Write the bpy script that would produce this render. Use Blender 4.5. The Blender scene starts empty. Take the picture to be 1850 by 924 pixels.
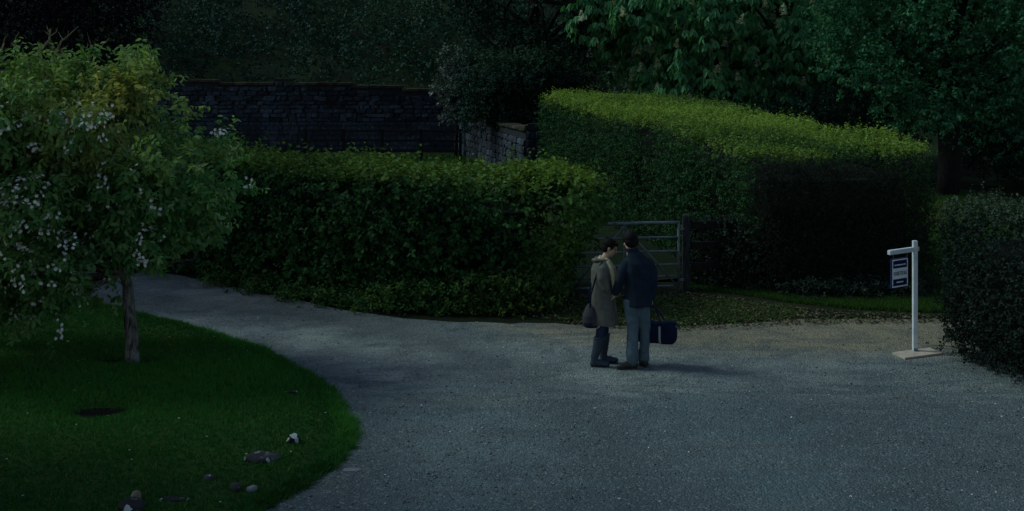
import bpy, bmesh, math, random
import numpy as np
from mathutils import Vector, Matrix

R = math.radians
SC = bpy.context.scene
COL = SC.collection
rng = np.random.default_rng(7)
random.seed(7)

# ------------------------------------------------------------------ camera, sky, sun, exposure
HC, FP, HOR = 4.1, 2200.0, 98.0           # camera height, focal length in photo pixels, horizon row
cam_d = bpy.data.cameras.new('camera')
cam = bpy.data.objects.new('camera', cam_d); COL.objects.link(cam)
cam.location = (0, 0, HC); cam.rotation_euler = (R(90), 0, 0)
cam_d.sensor_width = 36; cam_d.lens = 36*FP/1850
cam_d.shift_y = -(462-HOR)/1850
cam_d.clip_end = 1000
SC.camera = cam

SUN_EL, SUN_AZ = 46, -78                  # azimuth from +Y (away from camera) towards +X
w = bpy.data.worlds.new('World'); SC.world = w; w.use_nodes = True
nt = w.node_tree; bg = nt.nodes['Background']
sky = nt.nodes.new('ShaderNodeTexSky'); sky.sky_type = 'NISHITA'; sky.sun_disc = False
sky.sun_elevation = R(SUN_EL); sky.sun_rotation = R(SUN_AZ)
sky.air_density = 1.3; sky.dust_density = 0.6; sky.ozone_density = 1.0
nt.links.new(sky.outputs[0], bg.inputs[0]); bg.inputs[1].default_value = 0.076
sl = bpy.data.lights.new('sun', 'SUN'); sl.energy = 1.5; sl.angle = R(17); sl.color = (0.78, 1.0, 0.93)
so = bpy.data.objects.new('sun', sl); COL.objects.link(so)
sv = Vector((math.sin(R(SUN_AZ))*math.cos(R(SUN_EL)), math.cos(R(SUN_AZ))*math.cos(R(SUN_EL)), math.sin(R(SUN_EL))))
so.rotation_euler = sv.to_track_quat('Z', 'Y').to_euler()
SC.view_settings.view_transform = 'Standard'; SC.view_settings.look = 'None'
SC.view_settings.exposure = 0.12; SC.view_settings.gamma = 1
SC.view_settings.use_curve_mapping = False
SC.cycles.max_bounces = 5; SC.cycles.transparent_max_bounces = 4
SC.cycles.use_denoising = True

# ------------------------------------------------------------------ helpers
def G(u, v, z=0.0):
    """photo pixel -> point on the level z"""
    s = (v-HOR)/(HC-z)
    return Vector(((u-925)/s, FP/s, z))

def tag(o, label=None, cat=None, group=None, kind=None):
    if label: o['label'] = label
    if cat: o['category'] = cat
    if group: o['group'] = group
    if kind: o['kind'] = kind
    return o

def empty(name, loc=(0, 0, 0), rz=0):
    o = bpy.data.objects.new(name, None); COL.objects.link(o)
    o.location = loc; o.rotation_euler = (0, 0, rz); o.empty_display_size = 0.2
    return o

def link(name, me, mat=None, parent=None, loc=(0, 0, 0)):
    o = bpy.data.objects.new(name, me); COL.objects.link(o)
    o.location = loc
    if mat is not None and len(me.materials) == 0: me.materials.append(mat)
    if parent is not None: o.parent = parent
    return o

def bm_obj(name, bm, mat, parent=None, loc=(0, 0, 0), smooth=True):
    me = bpy.data.meshes.new(name); bmesh.ops.recalc_face_normals(bm, faces=bm.faces)
    bm.to_mesh(me); bm.free()
    if smooth: me.polygons.foreach_set('use_smooth', [True]*len(me.polygons))
    return link(name, me, mat, parent, loc)

def mesh_np(name, V, nper, loops, counts, var=None):
    me = bpy.data.meshes.new(name)
    me.vertices.add(len(V)); me.vertices.foreach_set('co', np.ascontiguousarray(V, dtype=np.float32).ravel())
    me.loops.add(len(loops)); me.loops.foreach_set('vertex_index', np.ascontiguousarray(loops, dtype=np.int32))
    st = np.concatenate([[0], np.cumsum(counts)[:-1]]).astype(np.int32)
    me.polygons.add(len(counts)); me.polygons.foreach_set('loop_start', st)
    me.update(calc_edges=True)
    if var is not None:
        a = me.color_attributes.new('var', 'FLOAT_COLOR', 'POINT')
        a.data.foreach_set('color', np.repeat(var, nper, axis=0).astype(np.float32).ravel())
    return me

def norm(a):
    return a/np.maximum(np.linalg.norm(a, axis=-1, keepdims=True), 1e-6)

class Noise:
    def __init__(self, seed, n=5):
        r = np.random.default_rng(seed)
        self.k = r.normal(size=(n, 3)); self.k /= np.linalg.norm(self.k, axis=1, keepdims=True)
        self.k *= r.uniform(.7, 1.5, (n, 1)); self.p = r.uniform(0, 6.28, n); self.n = n
    def __call__(self, P, f=1.0):
        return np.sin(P@(self.k.T*f*3.1)+self.p).sum(axis=1)/self.n**.5

# ------------------------------------------------------------------ materials
MATS = {}
class NB:
    def __init__(self, name):
        self.m = bpy.data.materials.new(name); self.m.use_nodes = True
        self.t = self.m.node_tree; self.t.nodes.clear()
        self.out = self.t.nodes.new('ShaderNodeOutputMaterial')
    def n(self, typ, **kw):
        nd = self.t.nodes.new(typ)
        for k, v in kw.items():
            if k.startswith('_'): setattr(nd, k[1:], v)
            else: self.set(nd, k, v)
        return nd
    def set(self, nd, k, v):
        s = nd.inputs[int(k[1:])] if k[0] == 'i' and k[1:].isdigit() else nd.inputs[k.replace('__', ' ')]
        if hasattr(v, 'is_output') or isinstance(v, bpy.types.NodeSocket): self.t.links.new(v, s)
        elif isinstance(v, tuple) and len(v) == 3 and s.type == 'RGBA': s.default_value = (*v, 1)
        else: s.default_value = v
    def mix(self, f, a, b, bt='MIX'):
        nd = self.t.nodes.new('ShaderNodeMix'); nd.data_type = 'RGBA'; nd.blend_type = bt
        for i, v in ((0, f), (6, a), (7, b)):
            if isinstance(v, bpy.types.NodeSocket): self.t.links.new(v, nd.inputs[i])
            elif isinstance(v, tuple): nd.inputs[i].default_value = (*v, 1)
            else: nd.inputs[i].default_value = v
        return nd.outputs[2]
    def math(self, op, a, b=0.5):
        nd = self.t.nodes.new('ShaderNodeMath'); nd.operation = op
        for i, v in ((0, a), (1, b)):
            if isinstance(v, bpy.types.NodeSocket): self.t.links.new(v, nd.inputs[i])
            else: nd.inputs[i].default_value = v
        return nd.outputs[0]
    def ramp(self, f, *stops):
        nd = self.t.nodes.new('ShaderNodeValToRGB'); cr = nd.color_ramp
        while len(cr.elements) < len(stops): cr.elements.new(.5)
        for e, (p, c) in zip(cr.elements, stops):
            e.position = p; e.color = (c, c, c, 1) if isinstance(c, (int, float)) else (*c, 1)
        self.t.links.new(f, nd.inputs[0]); return nd.outputs[0]
    def pos(self, obj=False, scale=None):
        if obj: s = self.n('ShaderNodeTexCoord').outputs['Object']
        else: s = self.n('ShaderNodeNewGeometry').outputs['Position']
        if scale:
            mp = self.n('ShaderNodeMapping'); mp.inputs['Scale'].default_value = scale
            self.t.links.new(s, mp.inputs[0]); s = mp.outputs[0]
        return s
    def noise(self, sc, det=4, rough=.6, vec=None, out=0, dist=0):
        nd = self.n('ShaderNodeTexNoise', Scale=sc, Detail=det, Roughness=rough, Distortion=dist)
        if vec is not None: self.t.links.new(vec, nd.inputs['Vector'])
        return nd.outputs[out]
    def bump(self, h, st=.5, d=.01):
        return self.n('ShaderNodeBump', Strength=st, Distance=d, Height=h).outputs[0]
    def principled(self, col, rough=.8, spec=.3, normal=None, metal=0):
        kw = dict(Base__Color=col, Roughness=rough, Metallic=metal)
        p = self.n('ShaderNodeBsdfPrincipled', **kw); p.inputs['Specular IOR Level'].default_value = spec
        if normal is not None: self.t.links.new(normal, p.inputs['Normal'])
        self.t.links.new(p.outputs[0], self.out.inputs[0]); return p

def leafmat(name, c1, c2, c3, trans=.3, rough=.6, spec=.10):
    b = NB(name)
    at = b.n('ShaderNodeAttribute', _attribute_name='var')
    sp = b.n('ShaderNodeSeparateColor', Color=at.outputs['Color'])
    c = b.mix(sp.outputs[0], c1, c2); c = b.mix(sp.outputs[1], c, c3)
    p = b.principled(c, rough, spec)
    tr = b.n('ShaderNodeBsdfTranslucent', Color=b.mix(1.0, c, (1.0, 1.0, .55), 'MULTIPLY'))
    mx = b.n('ShaderNodeMixShader', i0=trans, i1=p.outputs[0], i2=tr.outputs[0])
    b.t.links.new(mx.outputs[0], b.out.inputs[0]); return b.m

def plain(name, col, rough=.8, spec=.3, var=.25, sc=6, bump=0.0, bsc=60, bd=.003, metal=0, obj=True):
    b = NB(name); v = b.pos(obj)
    n = b.noise(sc, 5, .65, v)
    c = b.mix(b.ramp(n, (.3, 0.0), (.7, 1.0)), tuple(x*(1-var) for x in col), tuple(min(1, x*(1+var)) for x in col))
    nm = b.bump(b.noise(bsc, 3, .6, v), bump, bd) if bump else None
    b.principled(c, rough, spec, nm, metal); return b.m

M = {}
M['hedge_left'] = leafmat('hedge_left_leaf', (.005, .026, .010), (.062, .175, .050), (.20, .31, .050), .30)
M['hedge_right'] = leafmat('hedge_right_leaf', (.008, .042, .016), (.044, .120, .036), (.26, .38, .060), .32)
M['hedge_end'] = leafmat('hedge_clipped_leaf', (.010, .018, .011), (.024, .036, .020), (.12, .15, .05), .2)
M['hedge_near'] = leafmat('hedge_near_leaf', (.006, .015, .011), (.018, .036, .026), (.07, .11, .06), .2)
M['apple'] = leafmat('apple_leaf', (.045, .165, .052), (.235, .400, .145), (.52, .44, .12), .38)
M['chestnut'] = leafmat('chestnut_leaf', (.014, .100, .048), (.130, .370, .160), (.28, .44, .20), .34)
M['broad'] = leafmat('broadleaf', (.008, .058, .032), (.060, .215, .098), (.15, .29, .12), .32)
M['dark_tree'] = leafmat('dark_evergreen_leaf', (.005, .020, .014), (.020, .058, .038), (.06, .13, .045), .18)
M['copper'] = leafmat('copper_leaf', (.003, .003, .008), (.009, .009, .016), (.008, .016, .014), .1)
M['silver'] = leafmat('silver_leaf', (.035, .055, .050), (.100, .140, .130), (.30, .34, .32), .2)
M['scrub'] = leafmat('scrub_leaf', (.004, .022, .017), (.014, .062, .042), (.040, .096, .040), .14)
M['ivy'] = leafmat('bramble_leaf', (.025, .065, .016), (.06, .125, .03), (.15, .2, .05), .3)
M['grass'] = leafmat('grass_blade', (.006, .060, .013), (.055, .235, .034), (.16, .20, .055), .3, .55)
M['verge_grass'] = leafmat('verge_grass_blade', (.022, .068, .012), (.05, .12, .022), (.13, .14, .05), .3, .55)
M['litter'] = leafmat('dead_leaf', (.05, .038, .022), (.16, .125, .075), (.05, .10, .025), .05)
M['petal'] = leafmat('petal', (.58, .60, .60), (.80, .81, .80), (.75, .60, .60), .2)
M['candle'] = leafmat('candle_petal', (.55, .58, .46), (.75, .75, .62), (.5, .35, .3), .2)
M['core'] = plain('hedge_dark_core', (.008, .010, .007), .95, .1, .4, 9, .8, 30, .03)  # dark fill for the light-blocking solid inside each hedge
M['bark'] = None

def bark(name, c1, c2):
    b = NB(name); v = b.pos(True, (14, 14, 3.5))
    n = b.noise(1.6, 6, .7, v, dist=.6)
    c = b.mix(b.ramp(n, (.38, 0.0), (.62, 1.0)), c1, c2)
    b.principled(c, .92, .15, b.bump(n, 1.0, .03)); return b.m
M['bark'] = bark('apple_bark', (.022, .022, .022), (.20, .20, .185))
M['bark_dark'] = bark('dark_bark', (.006, .006, .006), (.022, .020, .017))
M['bark_bare'] = bark('bare_twig_bark', (.10, .095, .05), (.24, .21, .12))

# gravel
b = NB('gravel')
v = b.pos()
vo = b.n('ShaderNodeTexVoronoi', Scale=46.0); b.t.links.new(v, vo.inputs['Vector'])
vo2 = b.n('ShaderNodeTexVoronoi', Scale=19.0); b.t.links.new(v, vo2.inputs['Vector'])
big = b.noise(.55, 5, .62, v, dist=.4); mid = b.noise(2.6, 6, .7, v, dist=.3); fin = b.noise(24, 4, .75, v)
strk = b.noise(1.0, 5, .7, b.pos(scale=(.55, 2.2, 1)), dist=.8)
sp = b.n('ShaderNodeSeparateXYZ', Vector=v)
base = b.mix(b.ramp(big, (.36, 0.0), (.62, 1.0)), (.165, .198, .200), (.300, .325, .308))
# warm sandy stretch beside the gate and sign
dx = b.math('MULTIPLY', b.math('SUBTRACT', sp.outputs[0], 4.4), .19); dy = b.math('MULTIPLY', b.math('SUBTRACT', sp.outputs[1], 18.6), .42)
d2 = b.math('ADD', b.math('MULTIPLY', dx, dx), b.math('MULTIPLY', dy, dy))
d2 = b.math('ADD', d2, b.math('MULTIPLY', b.math('SUBTRACT', mid, .5), 1.0))
base = b.mix(b.ramp(d2, (.40, 1.0), (1.15, 0.0)), base, (.36, .290, .165))
# loose darker stone where cars turn (near the camera)
ly = b.math('ADD', b.math('MULTIPLY', b.math('SUBTRACT', sp.outputs[1], 14.0), .55), b.math('MULTIPLY', b.math('SUBTRACT', strk, .5), 5.0))
loose = b.ramp(ly, (.1, 1.0), (.75, 0.0))
base = b.mix(b.math('MULTIPLY', loose, .75), base, (.060, .102, .116))
# tyre-worn streaks
base = b.mix(b.math('MULTIPLY', b.ramp(strk, (.50, 0.0), (.66, 1.0)), .6), base, (.085, .100, .100))
rx_ = b.math('ADD', sp.outputs[0], 7.5); ry_ = b.math('SUBTRACT', sp.outputs[1], 11.5)
rr0 = b.math('SQRT', b.math('ADD', b.math('MULTIPLY', rx_, rx_), b.math('MULTIPLY', ry_, ry_)))
rr0 = b.math('ADD', rr0, b.math('MULTIPLY', b.math('SUBTRACT', strk, .5), 1.1))
trk = b.ramp(b.math('MULTIPLY', b.math('SUBTRACT', rr0, 6.0), .14), (0.0, .7), (.14, 0.0), (.26, .10), (.36, .75), (.48, .15), (.60, .05), (.74, .55), (1.0, .35))
base = b.mix(b.math('MULTIPLY', trk, .85), base, (.050, .066, .070))
mot = b.noise(1.3, 6, .75, v, dist=.8)
base = b.mix(b.math('MULTIPLY', b.ramp(mot, (.46, 0.0), (.62, 1.0)), .6), base, (.060, .078, .082))
grit = b.n('ShaderNodeSeparateColor', Color=vo.outputs['Color'])
base = b.mix(b.math('MULTIPLY', b.ramp(grit.outputs[0], (.0, 1.0), (.45, 0.0)), .42), base, (.045, .05, .052))
base = b.mix(b.math('MULTIPLY', b.ramp(grit.outputs[1], (.82, 0.0), (1.0, 1.0)), .32), base, (.45, .46, .44))
base = b.mix(b.math('MULTIPLY', b.ramp(fin, (.35, 1.0), (.6, 0.0)), .35), base, (.07, .08, .08))
hh = b.math('ADD', b.math('MULTIPLY', vo.outputs[0], -1.0), b.math('ADD', b.math('MULTIPLY', vo2.outputs[0], -.6), b.math('MULTIPLY', mid, 1.5)))
b.principled(base, .93, .2, b.bump(hh, .9, .02)); M['gravel'] = b.m

def turfmat(name, a, c, soil, soilamt):
    b = NB(name); v = b.pos()
    n = b.noise(1.1, 5, .65, v, dist=.5); f = b.noise(40, 4, .7, v); q = b.noise(.5, 4, .6, v)
    col = b.mix(b.ramp(n, (.3, 0.0), (.7, 1.0)), a, c)
    col = b.mix(b.math('MULTIPLY', b.ramp(f, (.4, 1.0), (.62, 0.0)), .6), col, tuple(x*.4 for x in a))
    col = b.mix(b.math('MULTIPLY', b.ramp(q, (.45, 0.0), (.7, 1.0)), soilamt), col, soil)
    b.principled(col, .95, .1, b.bump(f, .8, .03)); return b.m
M['turf'] = turfmat('lawn_turf', (.016, .052, .009), (.034, .085, .014), (.05, .06, .02), .4)
M['ground'] = turfmat('ground_cover', (.008, .018, .007), (.020, .036, .011), (.018, .016, .010), .6)
M['soil'] = plain('bare_soil', (.010, .009, .007), .97, .1, .45, 7, .9, 35, .03, obj=False)
M['verge'] = turfmat('verge_ground', (.012, .020, .008), (.030, .034, .016), (.030, .024, .015), .9)

def stonemat(name, c1, c2, lich, amt, stain=False):
    b = NB(name); v = b.pos()
    oi = b.n('ShaderNodeObjectInfo')
    n = b.noise(5, 6, .7, v); l = b.noise(9, 5, .75, v)
    c = b.mix(b.ramp(n, (.3, 0.0), (.7, 1.0)), c1, c2)
    c = b.mix(1.0, c, b.ramp(oi.outputs['Random'], (0.0, .55), (.75, 1.0), (1.0, 1.7)), 'MULTIPLY')
    c = b.mix(b.math('MULTIPLY', b.ramp(l, (.58, 0.0), (.64, 1.0)), amt), c, lich)
    if stain:
        q = b.noise(.42, 5, .7, v, dist=.7); c = b.mix(1.0, c, b.ramp(q, (.35, .30), (.5, .75), (.68, 1.7)), 'MULTIPLY')
    b.principled(c, .93, .15, b.bump(n, .8, .02)); return b.m
M['wallstone'] = stonemat('wall_stone', (.018, .025, .034), (.048, .064, .085), (.20, .22, .23), .45, True)
M['mortar'] = plain('dark_mortar', (.022, .024, .027), .95, .1, .35, 5, .6, 40, .01, obj=False)
M['coping'] = stonemat('coping_stone', (.022, .021, .017), (.055, .050, .032), (.13, .11, .05), .7)
M['rock'] = stonemat('lawn_rock', (.010, .011, .013), (.045, .047, .052), (.30, .31, .32), .5)
M['rock_tan'] = stonemat('tan_rock', (.12, .10, .065), (.26, .22, .15), (.45, .42, .36), .3)
M['rock_pale'] = plain('pale_rock', (.15, .165, .185), .9, .2, .2, 14, .5, 60, .006)
M['lichen'] = plain('white_lichen', (.34, .36, .37), .95, .1, .25, 30, .8, 90, .006)
M['metal'] = plain('galvanised_metal', (.12, .145, .16), .6, .4, .35, 12, .15, 70, .002, metal=.3)
M['post_wood'] = bark('weathered_oak', (.012, .013, .014), (.052, .055, .058))
M['fence_wood'] = plain('dark_fence_wood', (.014, .014, .014), .9, .15, .4, 8, .5, 50, .004)
M['white_paint'] = plain('white_paint', (.66, .69, .71), .6, .3, .22, 5, .2, 40, .002)
M['pale_wood'] = plain('pale_plywood', (.42, .35, .28), .85, .2, .18, 9, .3, 50, .002)
M['sign_navy'] = plain('sign_navy', (.008, .016, .075), .4, .4, .12, 5)
M['sign_white'] = plain('sign_white', (.86, .88, .89), .45, .4, .06, 6)
M['sign_ink'] = plain('sign_ink', (.09, .11, .12), .5, .3, .1, 6)
def cloth(name, col, var=.22, sc=9, bsc=220, rough=.95):
    return plain(name, col, rough, .12, var, sc, .35, bsc, .002)
M['skin'] = plain('skin', (.46, .29, .21), .6, .3, .10, 14)
M['hair'] = plain('dark_hair', (.006, .0045, .004), .7, .12, .4, 60, .8, 120, .004)
M['coat'] = cloth('taupe_coat', (.098, .100, .088))
M['lining'] = cloth('coat_collar', (.15, .145, .118))
M['scarf'] = cloth('pale_scarf', (.40, .36, .23), .3, 40)
M['blouse'] = cloth('cream_blouse', (.5, .45, .36))
M['jeans_dark'] = cloth('dark_jeans', (.022, .032, .07))
M['boot'] = plain('navy_rubber', (.022, .035, .055), .55, .35, .2, 8)
M['jacket'] = cloth('navy_jacket', (.013, .022, .037), .3)
M['jeans'] = cloth('faded_jeans', (.082, .122, .150), .3, 12)
M['shoe'] = plain('dark_leather', (.028, .026, .026), .6, .3, .3, 12)
M['bag_navy'] = cloth('navy_canvas', (.006, .011, .032), .3)
M['bag_strap'] = cloth('navy_strap', (.010, .015, .04), .3)
M['bag_white'] = cloth('white_webbing', (.26, .28, .26), .15)
M['bag_grey'] = cloth('charcoal_bag', (.042, .042, .05), .3)
M['eye'] = plain('eye', (.05, .04, .035), .3, .5, .1)

# ------------------------------------------------------------------ foliage machinery
def leaf_mesh(name, P, D, N, L, W, var, six=False, fold=.25):
    D = norm(D); S = norm(np.cross(D, N)); N = np.cross(S, D)
    L = L[:, None]; W = W[:, None]
    if six:
        a = P; t = P+D*L-N*L*.12
        l1 = P+D*L*.33+S*W*.5+N*W*fold; l2 = P+D*L*.70+S*W*.42+N*W*fold*.6-N*L*.03
        r1 = P+D*L*.33-S*W*.5+N*W*fold; r2 = P+D*L*.70-S*W*.42+N*W*fold*.6-N*L*.03
        V = np.stack([a, l1, l2, t, r2, r1], 1).reshape(-1, 3); n = len(P)
        o = np.arange(n)[:, None]*6
        loops = (o+np.array([[0, 1, 2, 3, 0, 3, 4, 5]])).ravel()
        return mesh_np(name, V, 6, loops, np.full(n*2, 4), var)
    V = np.stack([P, P+D*L*.45+S*W*.5+N*W*fold, P+D*L, P+D*L*.45-S*W*.5+N*W*fold], 1).reshape(-1, 3)
    n = len(P)
    return mesh_np(name, V, 4, np.arange(n*4), np.full(n, 4), var)

def sprigs(B, O, k, slen, L, aspect, droop, tone, wild=.5, upw=.25, rn=None):
    """k leaves along a twig at every base point; returns leaf arrays"""
    r = rn or rng; n = len(B); up = np.array([0, 0, 1.0])
    T = norm(O*.8+up*upw+r.normal(size=(n, 3))*wild*.6)
    sl_ = slen*r.uniform(.5, 1.3, (n, 1)); shade = r.uniform(0, 1, (n, 1))
    a1 = norm(np.cross(T, r.normal(size=(n, 3)))); a2 = np.cross(T, a1)
    Ps, Ds, Ns, Ls, vs = [], [], [], [], []
    for j in range(k):
        ph = j*2.4
        side = a1*math.cos(ph)+a2*math.sin(ph)
        P = B+T*sl_*((j+.4)/k)
        D = norm(T*.45+side*.9+r.normal(size=(n, 3))*wild*.5-up*droop)
        N = norm(up*.55+O*.6+r.normal(size=(n, 3))*wild)
        l = L*r.uniform(.65, 1.25, n)*(1-.25*abs(j/k-.4))
        Ps.append(P); Ds.append(D); Ns.append(N); Ls.append(l)
        vr = np.clip(.6*shade[:, 0]+.4*r.uniform(0, 1, n), 0, 1)**1.4
        vs.append(np.stack([vr, np.clip(tone*r.uniform(.5, 1.2, n), 0, 1), np.zeros(n), np.ones(n)], 1))
    Ls = np.concatenate(Ls)
    return np.concatenate(Ps), np.concatenate(Ds), np.concatenate(Ns), Ls, Ls*aspect, np.concatenate(vs)

def poly_sd(P, poly):
    """signed distance to a plan polygon (negative inside)"""
    p = P[:, :2]; d = np.full(len(p), 1e9); ins = np.zeros(len(p), bool)
    poly = np.asarray(poly, float); m = len(poly)
    for i in range(m):
        a, c = poly[i], poly[(i+1) % m]; e = c-a; wv = p-a
        t = np.clip((wv@e)/(e@e), 0, 1)[:, None]
        d = np.minimum(d, np.linalg.norm(wv-t*e, axis=1))
        c1 = (p[:, 1] >= a[1]); c2 = (p[:, 1] < c[1]); c3 = e[0]*wv[:, 1] > e[1]*wv[:, 0]
        ins ^= (c1 & c2 & c3) | (~c1 & ~c2 & ~c3)
    return np.where(ins, -d, d)

class HedgeSDF:
    def __init__(self, poly, top, r=.35, seed=1, amp=.07, ground=-.3, warp=None):
        self.warp = warp; self.poly = poly; self.top = top; self.r = r; self.nz = Noise(seed, 6); self.nz2 = Noise(seed+50, 6); self.amp = amp; self.g = ground
        a = np.asarray(poly); self.lo = np.array([*(a.min(0)-.4), 0]); self.hi = np.array([*(a.max(0)+.4), 3.9])
    def __call__(self, P):
        d2 = poly_sd(P, self.poly)+self.r
        h = self.top(P); mid = (h+self.g)/2; dz = np.abs(P[:, 2]-mid)-(h-self.g)/2+self.r
        d = np.hypot(np.maximum(d2, 0), np.maximum(dz, 0))+np.minimum(np.maximum(d2, dz), 0)-self.r
        if self.warp is not None: d = d+self.warp(P)
        return d-self.amp*self.nz(P, .55)-self.amp*.5*self.nz2(P, 1.7)

def shell(sdf, n, lo, hi, rn=None):
    r = rn or rng; out = []; tot = 0
    while tot < n:
        P = r.uniform(sdf.lo, sdf.hi, (60000, 3)); d = sdf(P)
        # denser towards the surface
        keep = (d > lo) & (d < hi) & (r.uniform(0, 1, len(P)) < np.clip(1-(hi-d)/(hi-lo)*.75, 0, 1))
        Q = P[keep]; out.append(Q); tot += len(Q)
    P = np.concatenate(out)[:n]; e = .04
    g = np.stack([sdf(P+np.array(v_))-sdf(P-np.array(v_)) for v_ in ((e, 0, 0), (0, e, 0), (0, 0, e))], 1)
    return P, norm(g)

def tube(bm, pts, rad, seg=8, cap=True):
    pts = [Vector(p) for p in pts]; rings = []
    ref = Vector((.31, .87, .38))
    for i, p in enumerate(pts):
        t = (pts[min(i+1, len(pts)-1)]-pts[max(i-1, 0)]).normalized()
        a = t.cross(ref)
        if a.length < .1: a = t.cross(Vector((1, 0, 0)))
        a.normalize(); c = t.cross(a)
        ref2 = rad[i] if isinstance(rad[i], (tuple, list)) else (rad[i], rad[i])
        rings.append([bm.verts.new(p+a*math.cos(6.28318*k/seg)*ref2[0]+c*math.sin(6.28318*k/seg)*ref2[1]) for k in range(seg)])
    for r0, r1 in zip(rings, rings[1:]):
        for k in range(seg): bm.faces.new((r0[k], r0[(k+1) % seg], r1[(k+1) % seg], r1[k]))
    if cap:
        bm.faces.new(rings[0][::-1]); bm.faces.new(rings[-1])
    return rings

def box(bm, c, s, rot=None, bev=0.0):
    r = bmesh.ops.create_cube(bm, size=1); vs = r['verts']
    for q in vs: q.co = Vector((q.co.x*s[0], q.co.y*s[1], q.co.z*s[2]))
    if bev:
        es = list({e for q in vs for e in q.link_edges})
        rr = bmesh.ops.bevel(bm, geom=es, offset=bev, segments=2, affect='EDGES')
        vs = list({q for f in rr['faces'] for q in f.verts}|{q for q in vs if q.is_valid})
    for q in vs:
        if rot is not None: q.co = rot@q.co
        q.co += Vector(c)
    return vs

def beam(bm, a, c, wdt, hgt, bev=.004):
    """box along a->c"""
    a, c = Vector(a), Vector(c); d = c-a; L_ = d.length; x = d.normalized()
    up = Vector((0, 0, 1)) if abs(x.z) < .9 else Vector((0, 1, 0))
    y = up.cross(x).normalized(); z = x.cross(y)
    rot = Matrix((x, y, z)).transposed()
    return box(bm, (a+c)/2, (L_, wdt, hgt), rot, bev)

# ------------------------------------------------------------------ ground, gravel, lawns
def gh(x, y):
    t = np.maximum(0, y-56.0)
    return np.minimum(t*.46, 48)+.25*np.sin(x*.21+.5)*np.minimum(t/8, 1)
xs = np.concatenate([np.linspace(-260, -40, 23), np.linspace(-38, 38, 60), np.linspace(40, 260, 23)])
ys = np.concatenate([np.linspace(-80, 5, 10), np.linspace(7, 110, 90), np.linspace(115, 320, 22)])
X, Y = np.meshgrid(xs, ys); V = np.stack([X, Y, gh(X, Y)], -1).reshape(-1, 3)
nx, ny = len(xs), len(ys); I = np.arange(nx*ny).reshape(ny, nx)
F = np.stack([I[:-1, :-1], I[:-1, 1:], I[1:, 1:], I[1:, :-1]], -1).reshape(-1, 4)
me = mesh_np('ground', V, 1, F.ravel(), np.full(len(F), 4))
tag(link('ground', me, M['ground']), kind='structure')

def wob(pts, n=4, amp=.05, seed=3):
    """close polygon, subdivided with small wobble"""
    r = random.Random(seed); out = []
    for i, p in enumerate(pts):
        q = pts[(i+1) % len(pts)]
        for k in range(n):
            t = k/n; out.append((p[0]*(1-t)+q[0]*t+r.uniform(-amp, amp), p[1]*(1-t)+q[1]*t+r.uniform(-amp, amp)))
    return out

def smooth_line(pts, n=6):
    """Catmull-Rom through open plan points"""
    P = [np.array(p, float) for p in pts]; P = [2*P[0]-P[1]]+P+[2*P[-1]-P[-2]]; out = []
    for i in range(1, len(P)-2):
        for k in range(n):
            t = k/n; a, b_, c, d = P[i-1:i+3]
            out.append(tuple(.5*((2*b_)+(-a+c)*t+(2*a-5*b_+4*c-d)*t*t+(-a+3*b_-3*c+d)*t**3)))
    out.append(tuple(P[-2])); return out

def px(*uv): return [tuple(G(u, v_)[:2]) for u, v_ in uv]
def flat(name, poly, z, mat, kind='structure'):
    bm = bmesh.new(); f = bm.faces.new([bm.verts.new((x, y, z)) for x, y in poly])
    bmesh.ops.triangulate(bm, faces=[f]); o = bm_obj(name, bm, mat, smooth=False)
    for p in o.data.polygons:
        if p.normal.z < 0: p.flip()
    if kind: tag(o, kind=kind)
    return o

up_edge = smooth_line([(-16, 26.5)]+px((150, 478), (300, 494), (500, 536), (700, 572), (860, 583), (1000, 586), (1230, 592), (1450, 578), (1700, 577))+[(9.5, 19.0), (14, 18)])
r_ = random.Random(5)
up_edge = [(x+r_.uniform(-.03, .03), y+r_.uniform(-.05, .05)) for x, y in up_edge]
gravel_poly = up_edge+[(14, 3), (-16, 3)]
flat('gravel_drive', gravel_poly, .004, M['gravel'])

lawn_edge = smooth_line([(-16, 21.2)]+px((0, 520), (130, 545), (250, 573), (360, 600), (470, 636), (552, 684), (600, 728), (624, 782), (612, 822), (526, 884), (455, 930))+[(-2.35, 9.6), (-3.2, 7.5), (-5, 5.5)], 8)
lawn_edge = [(x+r_.uniform(-.05, .05), y+r_.uniform(-.06, .06)) for x, y in lawn_edge]
LAWN = np.array(lawn_edge+[(-16, 5.5)])
hollow = G(178, 746, .1); treeb = G(240, 652, .1)
ln = Noise(11, 5)
def lawn_h(P):
    d = -poly_sd(P, LAWN)
    h = .10*np.clip(d/.35, 0, 1)**.6+.05*np.clip(d/3, 0, 1)+.018*ln(np.c_[P[:, :2], np.zeros(len(P))], .35)*np.clip(d/.5, 0, 1)
    for c, rx, ry, dep in ((hollow, .36, .30, .115), (treeb+Vector((-.30, .05, 0)), .26, .18, .05), (treeb+Vector((.22, .0, 0)), .18, .14, .05)):
        q = ((P[:, 0]-c.x)/rx)**2+((P[:, 1]-c.y)/ry)**2
        h = h-dep*np.exp(-q**1.3)
    return h
xs = np.linspace(-13, -1.2, 130); ys = np.linspace(6, 22.5, 170)
X, Y = np.meshgrid(xs, ys); P = np.stack([X, Y, 0*X], -1).reshape(-1, 3)
ins = poly_sd(P, LAWN) < -.01
P[:, 2] = lawn_h(P)
I = np.arange(len(P)).reshape(len(ys), len(xs))
F = np.stack([I[:-1, :-1], I[:-1, 1:], I[1:, 1:], I[1:, :-1]], -1).reshape(-1, 4)
F = F[ins[F].all(axis=1)]
used = np.unique(F); rem = np.full(len(P), -1); rem[used] = np.arange(len(used))
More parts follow.
